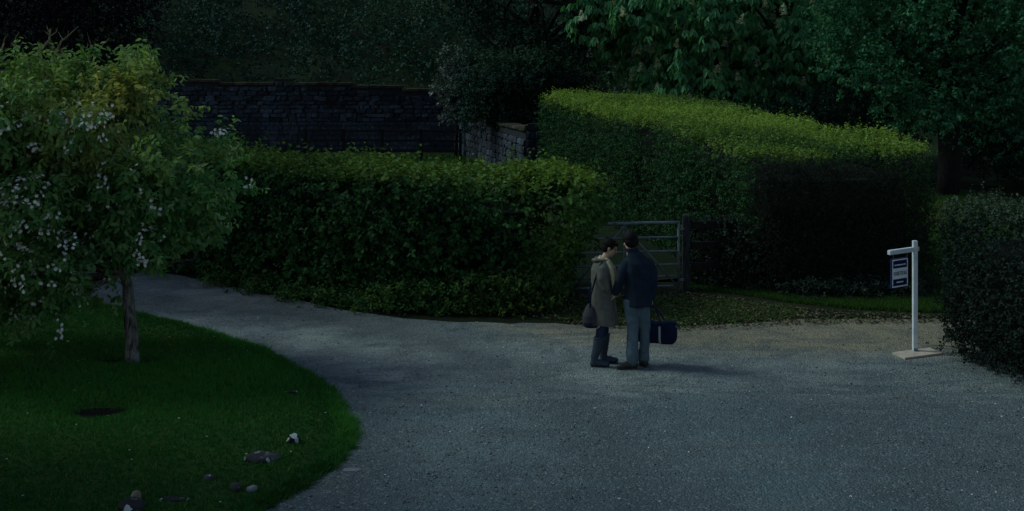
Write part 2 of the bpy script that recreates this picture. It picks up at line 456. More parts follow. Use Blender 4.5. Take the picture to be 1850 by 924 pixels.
me = mesh_np('lawn', P[used], 1, rem[F].ravel(), np.full(len(F), 4)); me.polygons.foreach_set('use_smooth', [True]*len(me.polygons))
tag(link('lawn', me, M['turf']), kind='structure')

def grass_blades(name, P, hgt, wid, mat, per=3, seed=1, lean=.5, tonef=None, label=None):
    r = np.random.default_rng(seed); n = len(P)
    patch = Noise(seed+9, 6)(np.c_[P[:, :2], np.zeros(n)], .45)
    patch2 = Noise(seed+19, 6)(np.c_[P[:, :2], np.zeros(n)], .22)+.4*patch
    Vs, vs = [], []
    for k in range(per):
        a = r.uniform(0, 6.283, n); hh_ = hgt*r.uniform(.5, 1.35, n)*(1+.18*patch)
        o = r.normal(size=(n, 2))*hgt*.25
        B = P+np.c_[o, np.zeros(n)]
        s = np.c_[np.cos(a), np.sin(a), np.zeros(n)]*(wid*r.uniform(.7, 1.3, n))[:, None]*.5
        t = B+np.c_[r.normal(size=(n, 2))*lean*hgt, hh_]
        Vs.append(np.stack([B-s, B+s, t], 1))
        tone = np.clip((r.uniform(0, 1, n) > .94)*.8+np.clip(patch2*.30, 0, .45), 0, 1)
        vs.append(np.stack([np.clip(.42+.34*patch+r.normal(size=n)*.2, 0, 1), tone, 0*a, 0*a+1], 1))
    V = np.concatenate(Vs).reshape(-1, 3); n3 = len(V)//3
    o = link(name, mesh_np(name, V, 3, np.arange(n3*3), np.full(n3, 3), np.concatenate(vs)), mat)
    return tag(o, label, 'grass', kind='stuff')

def scatter(poly, n, r, zf=None, margin=0.0):
    poly = np.asarray(poly); out = []; t = 0
    while t < n:
        Q = np.c_[r.uniform(poly.min(0), poly.max(0), (n, 2)), np.zeros(n)]
        Q = Q[poly_sd(Q, poly) < margin]; out.append(Q); t += len(Q)
    Q = np.concatenate(out)[:n]
    if zf is not None: Q[:, 2] = zf(Q)
    return Q

r1 = np.random.default_rng(21)
view_lawn = [(-8.6, 21.5), (-7.0, 20.5)]+[p for p in lawn_edge if p[0] > -7.5 and p[1] > 9.2]+[(-2.8, 9.2), (-5.2, 9.2)]
Q = scatter(LAWN, 230000, r1)
Q = Q[(Q[:, 1] > 9.8) & (Q[:, 0] > -.44*Q[:, 1]-.4)]
keep = np.ones(len(Q), bool)
for c, rx, ry in ((hollow, .30, .24), (treeb+Vector((-.28, .05, 0)), .20, .12), (treeb+Vector((.2, 0, 0)), .14, .1)):
    keep &= ((Q[:, 0]-c.x)/rx)**2+((Q[:, 1]-c.y)/ry)**2 > r1.uniform(.5, 1.2, len(Q))
Q = Q[keep]; Q[:, 2] = lawn_h(Q)-.005
grass_blades('lawn_grass', Q, .042, .010, M['grass'], 3, 31, .5, label='short mown grass of the lawn under the blossoming tree')
# longer fringe along the gravel edge
e = np.array([p for p in lawn_edge if 9.2 < p[1] < 21.5])
i = r1.integers(0, len(e)-1, 16000); t = r1.uniform(0, 1, (16000, 1))
Q = np.c_[e[i]*(1-t)+e[i+1]*t+r1.normal(size=(16000, 2))*.045, np.zeros(16000)]; Q[:, 2] = np.maximum(0, lawn_h(Q))
grass_blades('lawn_edge_grass', Q, .065, .010, M['grass'], 3, 37, .75, label='ragged longer grass fringing the lawn along the gravel')
# daisies and dandelions dotted in the grass
Q = scatter(LAWN, 700, r1); Q = Q[(Q[:, 1] > 10.5) & (Q[:, 0] > -.44*Q[:, 1]) & (poly_sd(Q, LAWN) < -.15)][:45]
PP, DD, NN, VV = [], [], [], []
for q in Q:
    z = float(lawn_h(q[None])[0])+.045; yl = r1.uniform() > .6
    for j in range(6):
        a = j*1.047; PP.append((q[0], q[1], z)); DD.append((math.cos(a), math.sin(a), .15)); NN.append((0, -.2, 1)); VV.append((.6, 1.0 if yl else 0.0, 0, 1))
me = leaf_mesh('lawn_flowers', np.array(PP), np.array(DD), np.array(NN, float), np.full(len(PP), .013), np.full(len(PP), .011), np.array(VV), fold=.1)
M['daisy'] = leafmat('daisy_petal', (.25, .27, .27), (.35, .37, .38), (.55, .42, .05), .1)
tag(link('lawn_flowers', me, M['daisy']), 'tiny daisies and dandelions dotted over the lawn', 'flowers', kind='stuff')
# soil in the hollow and round the trunk
for nm, c, rx, ry in (('bare_soil', hollow, .31, .24), ('bare_soil', treeb+Vector((-.28, .05, 0)), .2, .12), ('bare_soil', treeb+Vector((.2, 0, 0)), .15, .1)):
    bm = bmesh.new(); n = 26
    ring = [(c.x+rx*(.9+.2*r_.random())*math.cos(6.283*k/n), c.y+ry*(.9+.2*r_.random())*math.sin(6.283*k/n)) for k in range(n)]
    A = np.array(ring+[(c.x+(x-c.x)*.5, c.y+(y-c.y)*.5) for x, y in ring]+[(c.x, c.y)]); z = lawn_h(np.c_[A, 0*A[:, 0]])+.005
    vs = [bm.verts.new((x, y, zz)) for (x, y), zz in zip(A, z)]
    for k in range(n):
        bm.faces.new((vs[k], vs[(k+1) % n], vs[n+(k+1) % n], vs[n+k])); bm.faces.new((vs[n+k], vs[n+(k+1) % n], vs[2*n]))
    tag(bm_obj(nm, bm, M['soil']), kind='structure')

# verge in front of the right hedge, mossy ground by the gate
verge_poly = wob(px((1000, 578), (1230, 588), (1450, 574), (1700, 573), (1790, 560), (1790, 440), (1700, 480), (1400, 505), (1150, 512), (1040, 520)), 5, .04)
flat('mossy_verge', verge_poly, .008, M['verge'])
grass_poly = px((1235, 514), (1330, 516), (1420, 522), (1560, 536), (1700, 545), (1740, 545), (1740, 566), (1650, 566), (1540, 560), (1430, 549), (1330, 533), (1235, 523))
Q = scatter(grass_poly, 20000, r1)
grass_blades('verge_grass', Q, .07, .014, M['verge_grass'], 3, 41, .4, label='strip of bright grass at the foot of the tall clipped hedge')
lane = [(7.0, 20.5), (7.6, 24), (7.4, 34), (14, 36), (14, 24), (9.5, 20)]
Q = scatter(lane, 18000, r1); Q[:, 2] = .0
grass_blades('lane_grass', Q, .08, .020, M['verge_grass'], 3, 43, .4, label='grass lane running back between the two right hand hedges')
field = [(-16, 28), (-2, 22.5), (1.2, 24), (.5, 36), (-2, 49), (-20, 51)]
Q = scatter(field, 26000, r1)
grass_blades('field_grass', Q, .13, .05, M['verge_grass'], 3, 45, .5, label='dark meadow grass between the long hedge and the stone wall')
patch = px((1010, 548), (1230, 536), (1330, 545), (1460, 560), (1440, 578), (1230, 590), (1000, 580))
Q = scatter(patch, 3600, r1)
grass_blades('sparse_tufts', Q, .05, .012, M['verge_grass'], 3, 47, .8, label='sparse mossy tufts on the trodden ground by the gate')

# fallen leaves on the trodden ground near the gate
lit = px((960, 575), (1040, 535), (1230, 530), (1330, 540), (1470, 562), (1710, 572), (1720, 585), (1450, 588), (1230, 600), (1060, 592))
Q = scatter(lit, 5200, r1); Q[:, 2] = r1.uniform(.012, .03, len(Q))
n = len(Q); var = np.stack([r1.uniform(0, 1, n)**1.6, (r1.uniform(0, 1, n) > .72)*.8, np.zeros(n), np.ones(n)], 1)
Nn = norm(np.c_[r1.normal(size=(n, 2))*.45, np.ones(n)]); Dd = norm(np.c_[r1.normal(size=(n, 2)), r1.normal(size=n)*.15])
me = leaf_mesh('fallen_leaves', Q, Dd, Nn, r1.uniform(.03, .075, n), r1.uniform(.02, .045, n), var)
tag(link('fallen_leaves', me, M['litter']), 'brown leaf litter scattered over the ground before the gate', 'leaves', kind='stuff')

# loose stones on the gravel
def pebbles(name, Q, smin, smax, mat, seed, label):
    r = np.random.default_rng(seed); n = len(Q)
    base = np.array([(1, 0, 0), (-1, 0, 0), (0, 1, 0), (0, -1, 0), (0, 0, 1), (0, 0, -1)], float)
    sc = np.exp(r.uniform(math.log(smin), math.log(smax), n))
    V = base[None]*r.uniform(.6, 1.2, (n, 6, 1))*sc[:, None, None]*np.array([1, 1, .6])
    a = r.uniform(0, 6.28, n); c, s = np.cos(a)[:, None], np.sin(a)[:, None]
    V = np.stack([V[..., 0]*c-V[..., 1]*s, V[..., 0]*s+V[..., 1]*c, V[..., 2]], -1)+Q[:, None, :]
    f = np.array([0, 2, 4, 2, 1, 4, 1, 3, 4, 3, 0, 4, 2, 0, 5, 1, 2, 5, 3, 1, 5, 0, 3, 5])
    L_ = (np.arange(n)[:, None]*6+f[None]).ravel()
    var = np.stack([r.uniform(0, 1, n)**2.0, (r.uniform(0, 1, n) > .93)*1.0, 0*sc, 0*sc+1], 1)
    return tag(link(name, mesh_np(name, V.reshape(-1, 3), 6, L_, np.full(n*8, 3), var), mat), label, 'gravel', kind='stuff')
M['pebble'] = leafmat('pebble', (.06, .064, .065), (.26, .25, .23), (.50, .49, .46), 0.0, .9, .15)
Q = scatter(gravel_poly, 90000, r1)
Q = Q[(Q[:, 1] < 24) & (np.abs(Q[:, 0]) < .45*Q[:, 1]+.5) & (Q[:, 1] > 10)]
dens = np.clip(1.15-(Q[:, 1]-10.5)/6.5, .12, 1)*(.6+.4*Noise(77)(Q, .3))
Q = Q[(r1.uniform(0, 1, len(Q)) < dens) & (poly_sd(Q, LAWN) > -.02)]; Q[:, 2] = .008
pebbles('loose_gravel', Q, .006, .021, M['pebble'], 51, 'loose stones lying over the gravel drive')

# ------------------------------------------------------------------ hedges
def hedge(name, label, sdf, nspr, k, slen, L, asp, mat, tonef, droop, seed, core_in=.33, shoots=0, six=False, gapk=.32, cull=None, core_max=None):
    root = empty(name, ((sdf.lo[0]+sdf.hi[0])/2, (sdf.lo[1]+sdf.hi[1])/2, 0))
    off = np.array(root.location)
    r = np.random.default_rng(seed)
    P, N = shell(sdf, int(nspr*1.35), -.26, .02, r); cn = Noise(seed+7, 7)
    gap = cn(P, 1.15)+.5*cn(P, 2.6)
    ok = (P[:, 2] > .03) & (r.uniform(0, 1, len(P)) < np.clip(.74+gapk*gap, .12, 1)); P, N = P[ok], N[ok]
    if cull is not None: ok = ~cull(P, N); P, N = P[ok], N[ok]
    tone = tonef(P, N)
    sv_ = slen*np.where(r.uniform(0, 1, (len(P), 1)) < .12, 1.9, 1.0)
    A = sprigs(P-off, N, k, sv_, L, asp, droop, tone, .6, .25, r)
    if shoots:
        j = r.permutation(np.nonzero(N[:, 2] > .55)[0])[:shoots]
        A2 = sprigs(P[j]-off, norm(N[j]*.3+np.array([0, 0, 1.0])), 10, .22, L*.85, asp, .05, np.clip(tone[j]+.1, 0, 1), .25, .6, r)
        A = tuple(np.concatenate([x, y]) for x, y in zip(A, A2))
    me = leaf_mesh('foliage', *A, six=six); link('foliage', me, mat, root)
    # solid dark core added inside the leaves to block light
    poly = np.asarray(sdf.poly); c = poly.mean(0)
    bm = bmesh.new(); ring = []
    m = len(poly); area = sum(poly[i][0]*poly[(i+1) % m][1]-poly[(i+1) % m][0]*poly[i][1] for i in range(m))
    sgn = 1 if area > 0 else -1
    for i in range(m):
        a, q, d = poly[i-1], poly[i], poly[(i+1) % m]
        e1 = (q-a)/np.linalg.norm(q-a); e2 = (d-q)/np.linalg.norm(d-q)
        n1 = np.array([-e1[1], e1[0]])*sgn; n2 = np.array([-e2[1], e2[0]])*sgn
        nn = (n1+n2)/max(.5, 1+n1@n2); ring.append(q+nn*(core_in+.06))
    ring = np.array(ring)
    if core_max is not None: ring[:, 0] = np.minimum(ring[:, 0], core_max-.02*np.arange(m)/m)
    tp = sdf.top(np.c_[ring, np.zeros(m)])-core_in-.05
    zl = [(-.02, 0), (.70, .0), (.93, .10)]
    rows = []
    for f, ins_ in zl:
        rows.append([bm.verts.new((*(ring[i]+(c-ring[i])*ins_*.25-off[:2]), max(-.02, f*tp[i]))) for i in range(m)])
    for r0, r1_ in zip(rows, rows[1:]):
        for i in range(m): bm.faces.new((r0[i], r0[(i+1) % m], r1_[(i+1) % m], r1_[i]))
    f = bm.faces.new(rows[-1]); bmesh.ops.triangulate(bm, faces=[f])
    bm_obj('light_block_core', bm, M['core'], root, smooth=False)
    return tag(root, label, 'hedge')

# left hedge (long, curving away along the drive)
fr = smooth_line([(-15, 27.2), (-10.5, 25.2), (-6.6, 23.2), (-4.0, 20.9), (-2.0, 19.65), (-.3, 19.5), (.72, 19.7), (1.08, 20.15)], 3)
bk = smooth_line([(1.15, 21.1), (.6, 21.8), (-1.6, 22.0), (-3.0, 23.0), (-5.0, 25.1), (-9.0, 27.5), (-14.0, 29.8)], 3)
HL = fr+bk
tn = Noise(5, 6)
hl = HedgeSDF(HL, lambda P: 2.02+.026*np.clip(-P[:, 0], 0, 8)-.03*np.clip(P[:, 1]-20.3-.3*np.abs(P[:, 0]), 0, 2)+.02*np.sin(P[:, 0]*1.7)-.10*np.clip((P[:, 0]+.5)/1.5, 0, 1), .20, 3, .075, warp=lambda P: np.clip((P[:, 0]+.2)/.9, 0, 1)*(.22*np.clip((1.0-P[:, 2])/.6, 0, 1)-.40*np.clip((P[:, 2]-.95)/.5, 0, 1)*np.clip((2.15-P[:, 2])/.3, 0, 1)))
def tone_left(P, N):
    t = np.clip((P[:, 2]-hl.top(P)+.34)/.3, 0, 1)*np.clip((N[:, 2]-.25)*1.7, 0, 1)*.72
    return np.clip(t+.10*tn(P, .4)*(P[:, 2] > 1.8)+.22*np.clip((P[:, 0]+.3)/1.2, 0, 1)*(.6+.5*tn(P, 1.1)), 0, 1)  # last term paints the brighter light on the right end into the leaf tone
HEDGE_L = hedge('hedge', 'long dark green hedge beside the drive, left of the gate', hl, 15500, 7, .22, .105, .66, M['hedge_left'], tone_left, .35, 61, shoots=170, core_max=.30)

# tall right hedge
hpoly = [(4.15, 21.0), (5.2, 20.85), (6.4, 20.9), (7.3, 21.25), (7.45, 22), (6.8, 26), (6.0, 30.5), (5.2, 35.0), (4.6, 36.2), (3, 36.6), (1.5, 36.4), (.85, 35.4), (1.9, 31), (3.0, 26.3), (3.9, 22)]
hr = HedgeSDF(hpoly, lambda P: 2.38+.031*np.clip(P[:, 1]-21, 0, 16)+.03*np.sin(P[:, 1]*.9+P[:, 0]), .14, 8, .06)
tr_ = Noise(15, 6)
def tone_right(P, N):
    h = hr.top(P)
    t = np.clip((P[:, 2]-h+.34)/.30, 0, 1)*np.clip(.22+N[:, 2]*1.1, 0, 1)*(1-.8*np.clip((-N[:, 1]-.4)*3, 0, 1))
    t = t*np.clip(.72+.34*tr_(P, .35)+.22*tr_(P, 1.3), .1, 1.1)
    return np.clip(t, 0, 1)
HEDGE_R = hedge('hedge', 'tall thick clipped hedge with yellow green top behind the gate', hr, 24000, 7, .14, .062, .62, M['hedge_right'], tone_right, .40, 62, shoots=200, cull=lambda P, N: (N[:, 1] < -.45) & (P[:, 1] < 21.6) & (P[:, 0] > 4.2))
# the close-clipped dark end face of that hedge carries small dull leaves and bare twig tips
class Part:
    pass
off = np.array(HEDGE_R.location)
r = np.random.default_rng(64)
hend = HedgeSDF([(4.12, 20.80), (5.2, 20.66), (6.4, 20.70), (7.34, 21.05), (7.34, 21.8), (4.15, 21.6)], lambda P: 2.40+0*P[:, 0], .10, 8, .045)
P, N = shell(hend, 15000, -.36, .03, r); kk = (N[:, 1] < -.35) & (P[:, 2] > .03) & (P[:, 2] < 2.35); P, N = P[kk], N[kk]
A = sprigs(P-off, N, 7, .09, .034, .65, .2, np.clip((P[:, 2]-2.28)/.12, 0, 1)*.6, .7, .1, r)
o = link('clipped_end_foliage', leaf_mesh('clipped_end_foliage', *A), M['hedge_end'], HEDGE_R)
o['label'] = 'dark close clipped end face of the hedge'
bm = bmesh.new()
for k in range(420):
    q = P[r.integers(len(P))]-off; d = Vector((r.normal()*.5, -.6, .5+r.normal()*.4)).normalized()*r.uniform(.07, .2)
    a = Vector(q)+Vector((0, -.03, 0)); tube(bm, [a, a+d], [.0035, .0015], 3, False)
tag(bm_obj('clipped_twigs', bm, M['bark_dark'], HEDGE_R), kind='stuff')

# near hedge on the right edge
npoly = [(6.05, 16.35), (6.2, 15.7), (6.5, 14.9), (7.2, 14.0), (9.5, 12.6), (11, 14), (9.6, 16.3), (8.2, 17.6), (6.9, 17.8), (6.15, 17.3)]
hn = HedgeSDF(npoly, lambda P: 1.93+.02*np.sin(P[:, 0]*2), .12, 12, .045)
HEDGE_N = hedge('hedge', 'dark clipped hedge at the right edge, beside the sign', hn, 10000, 7, .12, .055, .6, M['hedge_near'], lambda P, N: np.clip((P[:, 2]-1.78)/.15, 0, 1)*.8, .2, 63, gapk=.15)
# straggling low twigs on its drive side
off = np.array(HEDGE_N.location); bm = bmesh.new(); tips = []; dirs = []
for k in range(170):
    t = r.uniform(0, 1); a = Vector((6.02+.45*t, 16.7-1.7*t, r.uniform(.1, .85))); d = Vector((-.8+r.normal()*.35, -.35+r.normal()*.4, .25+r.normal()*.45)).normalized()
    L_ = r.uniform(.15, .42); m = a+d*L_*.5+Vector((0, 0, .02)); e_ = a+d*L_
    tube(bm, [a-Vector(off), m-Vector(off), e_-Vector(off)], [.006, .004, .002], 4, False); tips += [m, e_]; dirs += [d, d]
bm_obj('low_twigs', bm, M['bark_dark'], HEDGE_N)
A = sprigs(np.array(tips)-off, np.array(dirs), 5, .10, .045, .6, .2, np.zeros(len(tips)), .6, .1, r)
link('twig_leaves', leaf_mesh('twig_leaves', *A, six=True), M['hedge_near'], HEDGE_N)

# ------------------------------------------------------------------ bushes and trees
class Lobes:
    """crown as many overlapping clumps"""
    def __init__(self, C, rad): self.C = np.asarray(C, float); self.r = np.asarray(rad, float)

def crown_points(C, rad, n, r, inner=.55, sq=1.0):
    w_ = rad**2; i = r.choice(len(C), n, p=w_/w_.sum())
    d = norm(r.normal(size=(n, 3))); d[:, 2] = np.where(d[:, 2] < -.3, d[:, 2]*.6, d[:, 2]); d = norm(d)
    rr = rad[i]*r.uniform(inner, 1.0, n)
    P = C[i]+d*rr[:, None]*np.array([1, 1, sq])
    return P, d, i

def clumps(center, rx, ry, rz, n, rmin, rmax, r, shellfrac=.5, zmin=None):
    out = []
    while len(out) < n:
        p = r.uniform(-1, 1, 3); q = np.linalg.norm(p)
        if q > 1 or q < shellfrac*r.uniform(.3, 1): continue
        c = np.array(center)+p*np.array([rx, ry, rz])
        if zmin is not None and c[2] < zmin: continue
        out.append(c)
    return np.array(out), r.uniform(rmin, rmax, n)

def branch_bm(bm, a, c, r0, r1_, rr, bend=.12, n=5, seg=6, jit=.02):
    a, c = Vector(a), Vector(c); L_ = (c-a).length; pts = []
    o = Vector((rr.normal(), rr.normal(), rr.normal()*.5))*bend*L_
    for k in range(n+1):
        t = k/n; pts.append(a.lerp(c, t)+o*math.sin(t*math.pi)+Vector((rr.normal(), rr.normal(), rr.normal()))*jit*L_*(0 < t < 1))
    tube(bm, pts, [r0+(r1_-r0)*k/n for k in range(n+1)], seg, True); return pts

def tree(name, label, cat, base, C, rad, nspr, k, slen, L, asp, mat, seed, trunk_r=.2, trunk_top=None, barkm='bark_dark', droop=.35, tonef=None, six=False, nb=26, group=None, wild=.55, upw=.2, bfrom=3):
    r = np.random.default_rng(seed); base = np.array(base, float); root = empty(name, base)
    P, O, idx = crown_points(C, rad, nspr, r); ok = P[:, 2] > base[2]+.08; P, O = P[ok], O[ok]
    if name == 'apple_tree': kk = r.uniform(0, 1, len(P)) < np.clip(.62+.55*Noise(91, 6)(P, 1.0), .05, 1); P, O = P[kk], O[kk]
    ab_ = (P[:, 2] > HC+100*P[:, 1]/FP+1.2) & (P[:, 1] > 30) & (r.uniform(0, 1, len(P)) < .55); P, O = P[~ab_], O[~ab_]
    tone = tonef(P) if tonef is not None else np.clip(r.normal(size=len(P))*.12, 0, 1)
    A = sprigs(P-base, O, k, slen, L, asp, droop, tone, wild, upw, r)
    link('crown', leaf_mesh('crown', *A, six=six), mat, root)
    bm = bmesh.new(); tt = Vector(trunk_top if trunk_top is not None else (C.mean(0)*np.array([1, 1, .75])))-Vector(base)
    pts = branch_bm(bm, (0, 0, -.1), tt, trunk_r, trunk_r*.6, r, .04, 8, 12, .006)
    bm_obj('trunk', bm, M[barkm], root)
    bm = bmesh.new()
    for j in r.permutation(len(C))[:nb]:
        s_ = pts[r.integers(bfrom, len(pts))]; branch_bm(bm, s_, Vector(C[j]-base), trunk_r*.35, trunk_r*.06, r)
    bm_obj('limbs', bm, M[barkm], root)
    return tag(root, label, cat, group)

# --- apple tree in blossom, on the lawn
ab = G(240, 655, .1); r = np.random.default_rng(70)
def UV(u, v_, y): return np.array([(u-925)*y/FP, y, HC-(v_-HOR)*y/FP])
YA = ab.y
C = []; rad = []
outl = [(60, 200, 95), (160, 170, 90), (240, 135, 48), (235, 190, 80), (300, 215, 60), (330, 270, 75), (390, 285, 48), (395, 325, 45), (360, 350, 60), (300, 330, 90), (330, 400, 60), (370, 395, 30), (250, 430, 75), (245, 470, 36), (170, 300, 110), (60, 330, 120), (60, 440, 110), (150, 420, 100), (-20, 480, 90), (60, 510, 75), (130, 520, 60), (170, 520, 42), (-60, 300, 150), (-90, 420, 140), (10, 170, 70), (100, 130, 42), (190, 130, 40), (-40, 190, 90), (20, 545, 45), (110, 555, 30), (195, 465, 45), (120, 490, 60), (285, 435, 34), (150, 555, 22), (60, 555, 36), (290, 160, 25), (340, 190, 22), (420, 300, 25), (240, 105, 20), (390, 410, 22), (-60, 530, 70)]
for u, v_, pr in outl:
    rr_ = pr*YA/FP
    for q in range(max(1, int(3.6*(pr/45)**2))):
        a = r.uniform(0, 6.28); e_ = math.sqrt(r.uniform(0, 1))*.72*rr_
        c = UV(u, v_, YA); c = c+np.array([math.cos(a)*e_, r.uniform(-.75, .75)*(0.5+rr_*1.6), math.sin(a)*e_])
        C.append(c); rad.append(min(.31, max(.12, rr_*r.uniform(.35, .5))))
C = np.array(C); rad = np.array(rad); cc = np.array([-5.6, YA, 2.3])
an = Noise(33, 6)
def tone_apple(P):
    g = np.exp(-(((P[:, 0]+5.1)/.75)**2+((P[:, 2]-3.45)/.55)**2))  # golden sunlit patch on the upper crown, painted into the leaf colour
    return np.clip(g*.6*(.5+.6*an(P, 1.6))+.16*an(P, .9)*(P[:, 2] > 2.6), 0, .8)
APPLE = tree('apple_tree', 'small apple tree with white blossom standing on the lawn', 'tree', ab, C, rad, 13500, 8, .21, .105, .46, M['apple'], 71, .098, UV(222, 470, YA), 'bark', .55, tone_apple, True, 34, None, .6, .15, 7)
# blossom
P, O, _ = crown_points(C, rad*1.16, 3400, np.random.default_rng(73), .9)
bn = Noise(38, 6); front = O[:, 1] < .35
w_ = bn(P, .75); keep = front & (w_ > -.12) & (P[:, 2] < 3.45) & (O[:, 2] > -.5); P, O = P[keep], O[keep]
off = np.array(ab); fl = []; r = np.random.default_rng(74)
PP = []; DD = []; NN = []; VV = []
for p, o_ in zip(P, O):
    for q in range(r.integers(3, 9)):
        c = p+r.normal(size=3)*.042+o_*.03; nrm = o_+r.normal(size=3)*.45+np.array([0, -.2, .2]); nrm /= np.linalg.norm(nrm)
        a1 = np.cross(nrm, (.3, .2, .9)); a1 /= np.linalg.norm(a1); a2 = np.cross(nrm, a1)
        ph = r.uniform(0, 6); vr = r.uniform(0, 1)
        for j in range(5):
            PP.append(c); DD.append(a1*math.cos(ph+j*1.2566)+a2*math.sin(ph+j*1.2566)+nrm*.3); NN.append(nrm); VV.append((vr, .15*(r.uniform() > .8), 0, 1))
n = len(PP)
me = leaf_mesh('blossom', np.array(PP)-off, np.array(DD), np.array(NN), r.uniform(.022, .031, n), r.uniform(.020, .027, n), np.array(VV), fold=.1)
tag(link('blossom', me, M['petal'], APPLE), kind='stuff')

# --- bare pollarded tree behind it
br = np.random.default_rng(75); YB = 19.5
root = empty('bare_tree', (UV(60, 300, YB)[0], YB, 0)); off = Vector(root.location)
bm = bmesh.new(); hub = Vector(UV(70, 190, YB))-off; branch_bm(bm, (0, 0, -.1), hub, .13, .10, br, .03, 6, 8); bm_obj('trunk', bm, M['bark_bare'], root)
for tipset in ([(20, 150), (28, 100), (22, 72)], [(60, 140), (72, 100), (84, 72), (80, 52)], [(75, 130), (96, 110), (118, 74), (126, 68)], [(90, 140), (92, 105), (88, 82)], [(150, 140), (165, 110), (168, 82)], [(-15, 150), (5, 110), (8, 78)], [(40, 150), (60, 115), (64, 84)], [(110, 140), (104, 108), (100, 88)], [(165, 120), (176, 100), (178, 84)]):
    bm = bmesh.new(); pts = [hub]+[Vector(UV(u, v_, YB))-off+Vector((0, br.normal()*.15, 0)) for u, v_ in tipset]
    tube(bm, pts, [.05]+[.030-.017*k/len(tipset) for k in range(1, len(tipset)+1)], 6)
    for q in range(5):
        s_ = pts[-1].lerp(pts[-2], br.uniform(0, 1)); d = Vector((br.normal()*.5, br.normal()*.4, .6)).normalized()*br.uniform(.08, .3)
        tube(bm, [s_, s_+d*.5+Vector((br.normal()*.02, 0, 0)), s_+d], [.011, .008, .004], 4, False)
    bm_obj('branch', bm, M['bark_bare'], root)
tag(root, 'bare pollarded branches sticking up behind the blossoming apple tree', 'tree')

# --- horse chestnut behind the tall hedge
r = np.random.default_rng(80); YC = 42.0
C1, R1 = clumps((7.2, YC+1, 6.2), 4.6, 4.0, 5.2, 150, .7, 1.15, r, .6, 1.3)
base = (7.4, YC+1, 0); root = empty('chestnut_tree', base); off = np.array(base)
P, O, idx = crown_points(C1, R1, 6200, r, .75); kk = (P[:, 2] < 9) & (P[:, 1] < YC+3.2) & (P[:, 2] > .8); P, O = P[kk], O[kk]
n = len(P); PP, DD, NN, VV = [], [], [], []
hx = norm(np.c_[O[:, :2]+r.normal(size=(n, 2))*.5, np.zeros(n)]); sd = np.c_[-hx[:, 1], hx[:, 0], np.zeros(n)]; shd = r.uniform(0, 1, n)
for j in range(6):
    a = (j-2.5)*.5
    d = hx*math.cos(a)*.55+sd*math.sin(a)*.75+np.array([0, 0, -1.0])*r.uniform(.65, 1.1, (n, 1))+r.normal(size=(n, 3))*.12
    PP.append(P+r.normal(size=(n, 3))*.015); DD.append(d); NN.append(hx*.8+np.array([0, 0, .5])+r.normal(size=(n, 3))*.2)
    VV.append(np.stack([np.clip(.65*shd+.35*r.uniform(0, 1, n), 0, 1), np.clip(r.normal(size=n)*.15, 0, .6), 0*shd, 0*shd+1], 1))
PP, DD, NN, VV = map(np.concatenate, (PP, DD, NN, VV)); L_ = r.uniform(.20, .36, len(PP))
link('crown', leaf_mesh('crown', PP-off, DD, NN, L_, L_*.36, VV, six=True), M['chestnut'], root)
bm = bmesh.new(); pts = branch_bm(bm, (0, 0, -.1), (.3, .2, 8), .45, .2, r, .03, 8, 10); bm_obj('trunk', bm, M['bark_dark'], root)
bm = bmesh.new()
for j in r.permutation(len(C1))[:50]: branch_bm(bm, pts[r.integers(3, 8)], Vector(C1[j]-off), .12, .025, r)
bm_obj('limbs', bm, M['bark_dark'], root)
# upright candles of flowers
cm = []
for q in range(3):
    n = 60; t = r.uniform(0, 1, n)**1.2; a = r.uniform(0, 6.28, n); rr_ = .065*(1-t)+.012
    P_ = np.c_[rr_*np.cos(a)*.5, rr_*np.sin(a)*.5, t*.30]; D_ = np.c_[np.cos(a), np.sin(a), np.full(n, .2)]
    me = leaf_mesh('flower_candle', P_, D_, np.tile([0, 0, 1.0], (n, 1)), rr_+.02, np.full(n, .05), np.c_[r.uniform(0, 1, n), (r.uniform(0, 1, n) > .85)*.5, 0*t, 0*t+1])
    me.materials.append(M['candle']); cm.append(me)
cand = []
P, O, _ = crown_points(C1, R1*1.05, 5000, r, .97)
for p, o_ in zip(P, O):
    if o_[1] > -.2 or p[2] > 6.4 or o_[2] < -.35: continue
    u, v_ = 925+p[0]*FP/p[1], HOR+(HC-p[2])*FP/p[1]
    if not (1010 < u < 1490 and -40 < v_ < 250): continue
    if v_ > 150+(u-1010)*.28 or any((p[0]-c[0])**2+(p[2]-c[2])**2 < .16 for c in cand): continue
    front = ((p-C1)[:, [0, 2]]**2).sum(1) < (R1*.6)**2
    if (C1[front, 1] < p[1]-.3).any(): continue
    if r.uniform() > .9: continue
    cand.append(p)
for p in cand[:80]:
    o = link('flower_candle', cm[int(r.integers(3))], None, root, tuple(p-off+np.array([0, -.22, .05])))
    o.rotation_euler = (r.normal()*.2, r.normal()*.2, r.uniform(0, 6)); s_ = r.uniform(.9, 1.35); o.scale = (s_, s_, s_)
tag(root, 'horse chestnut with drooping leaves and pale flower candles behind the hedge', 'tree')

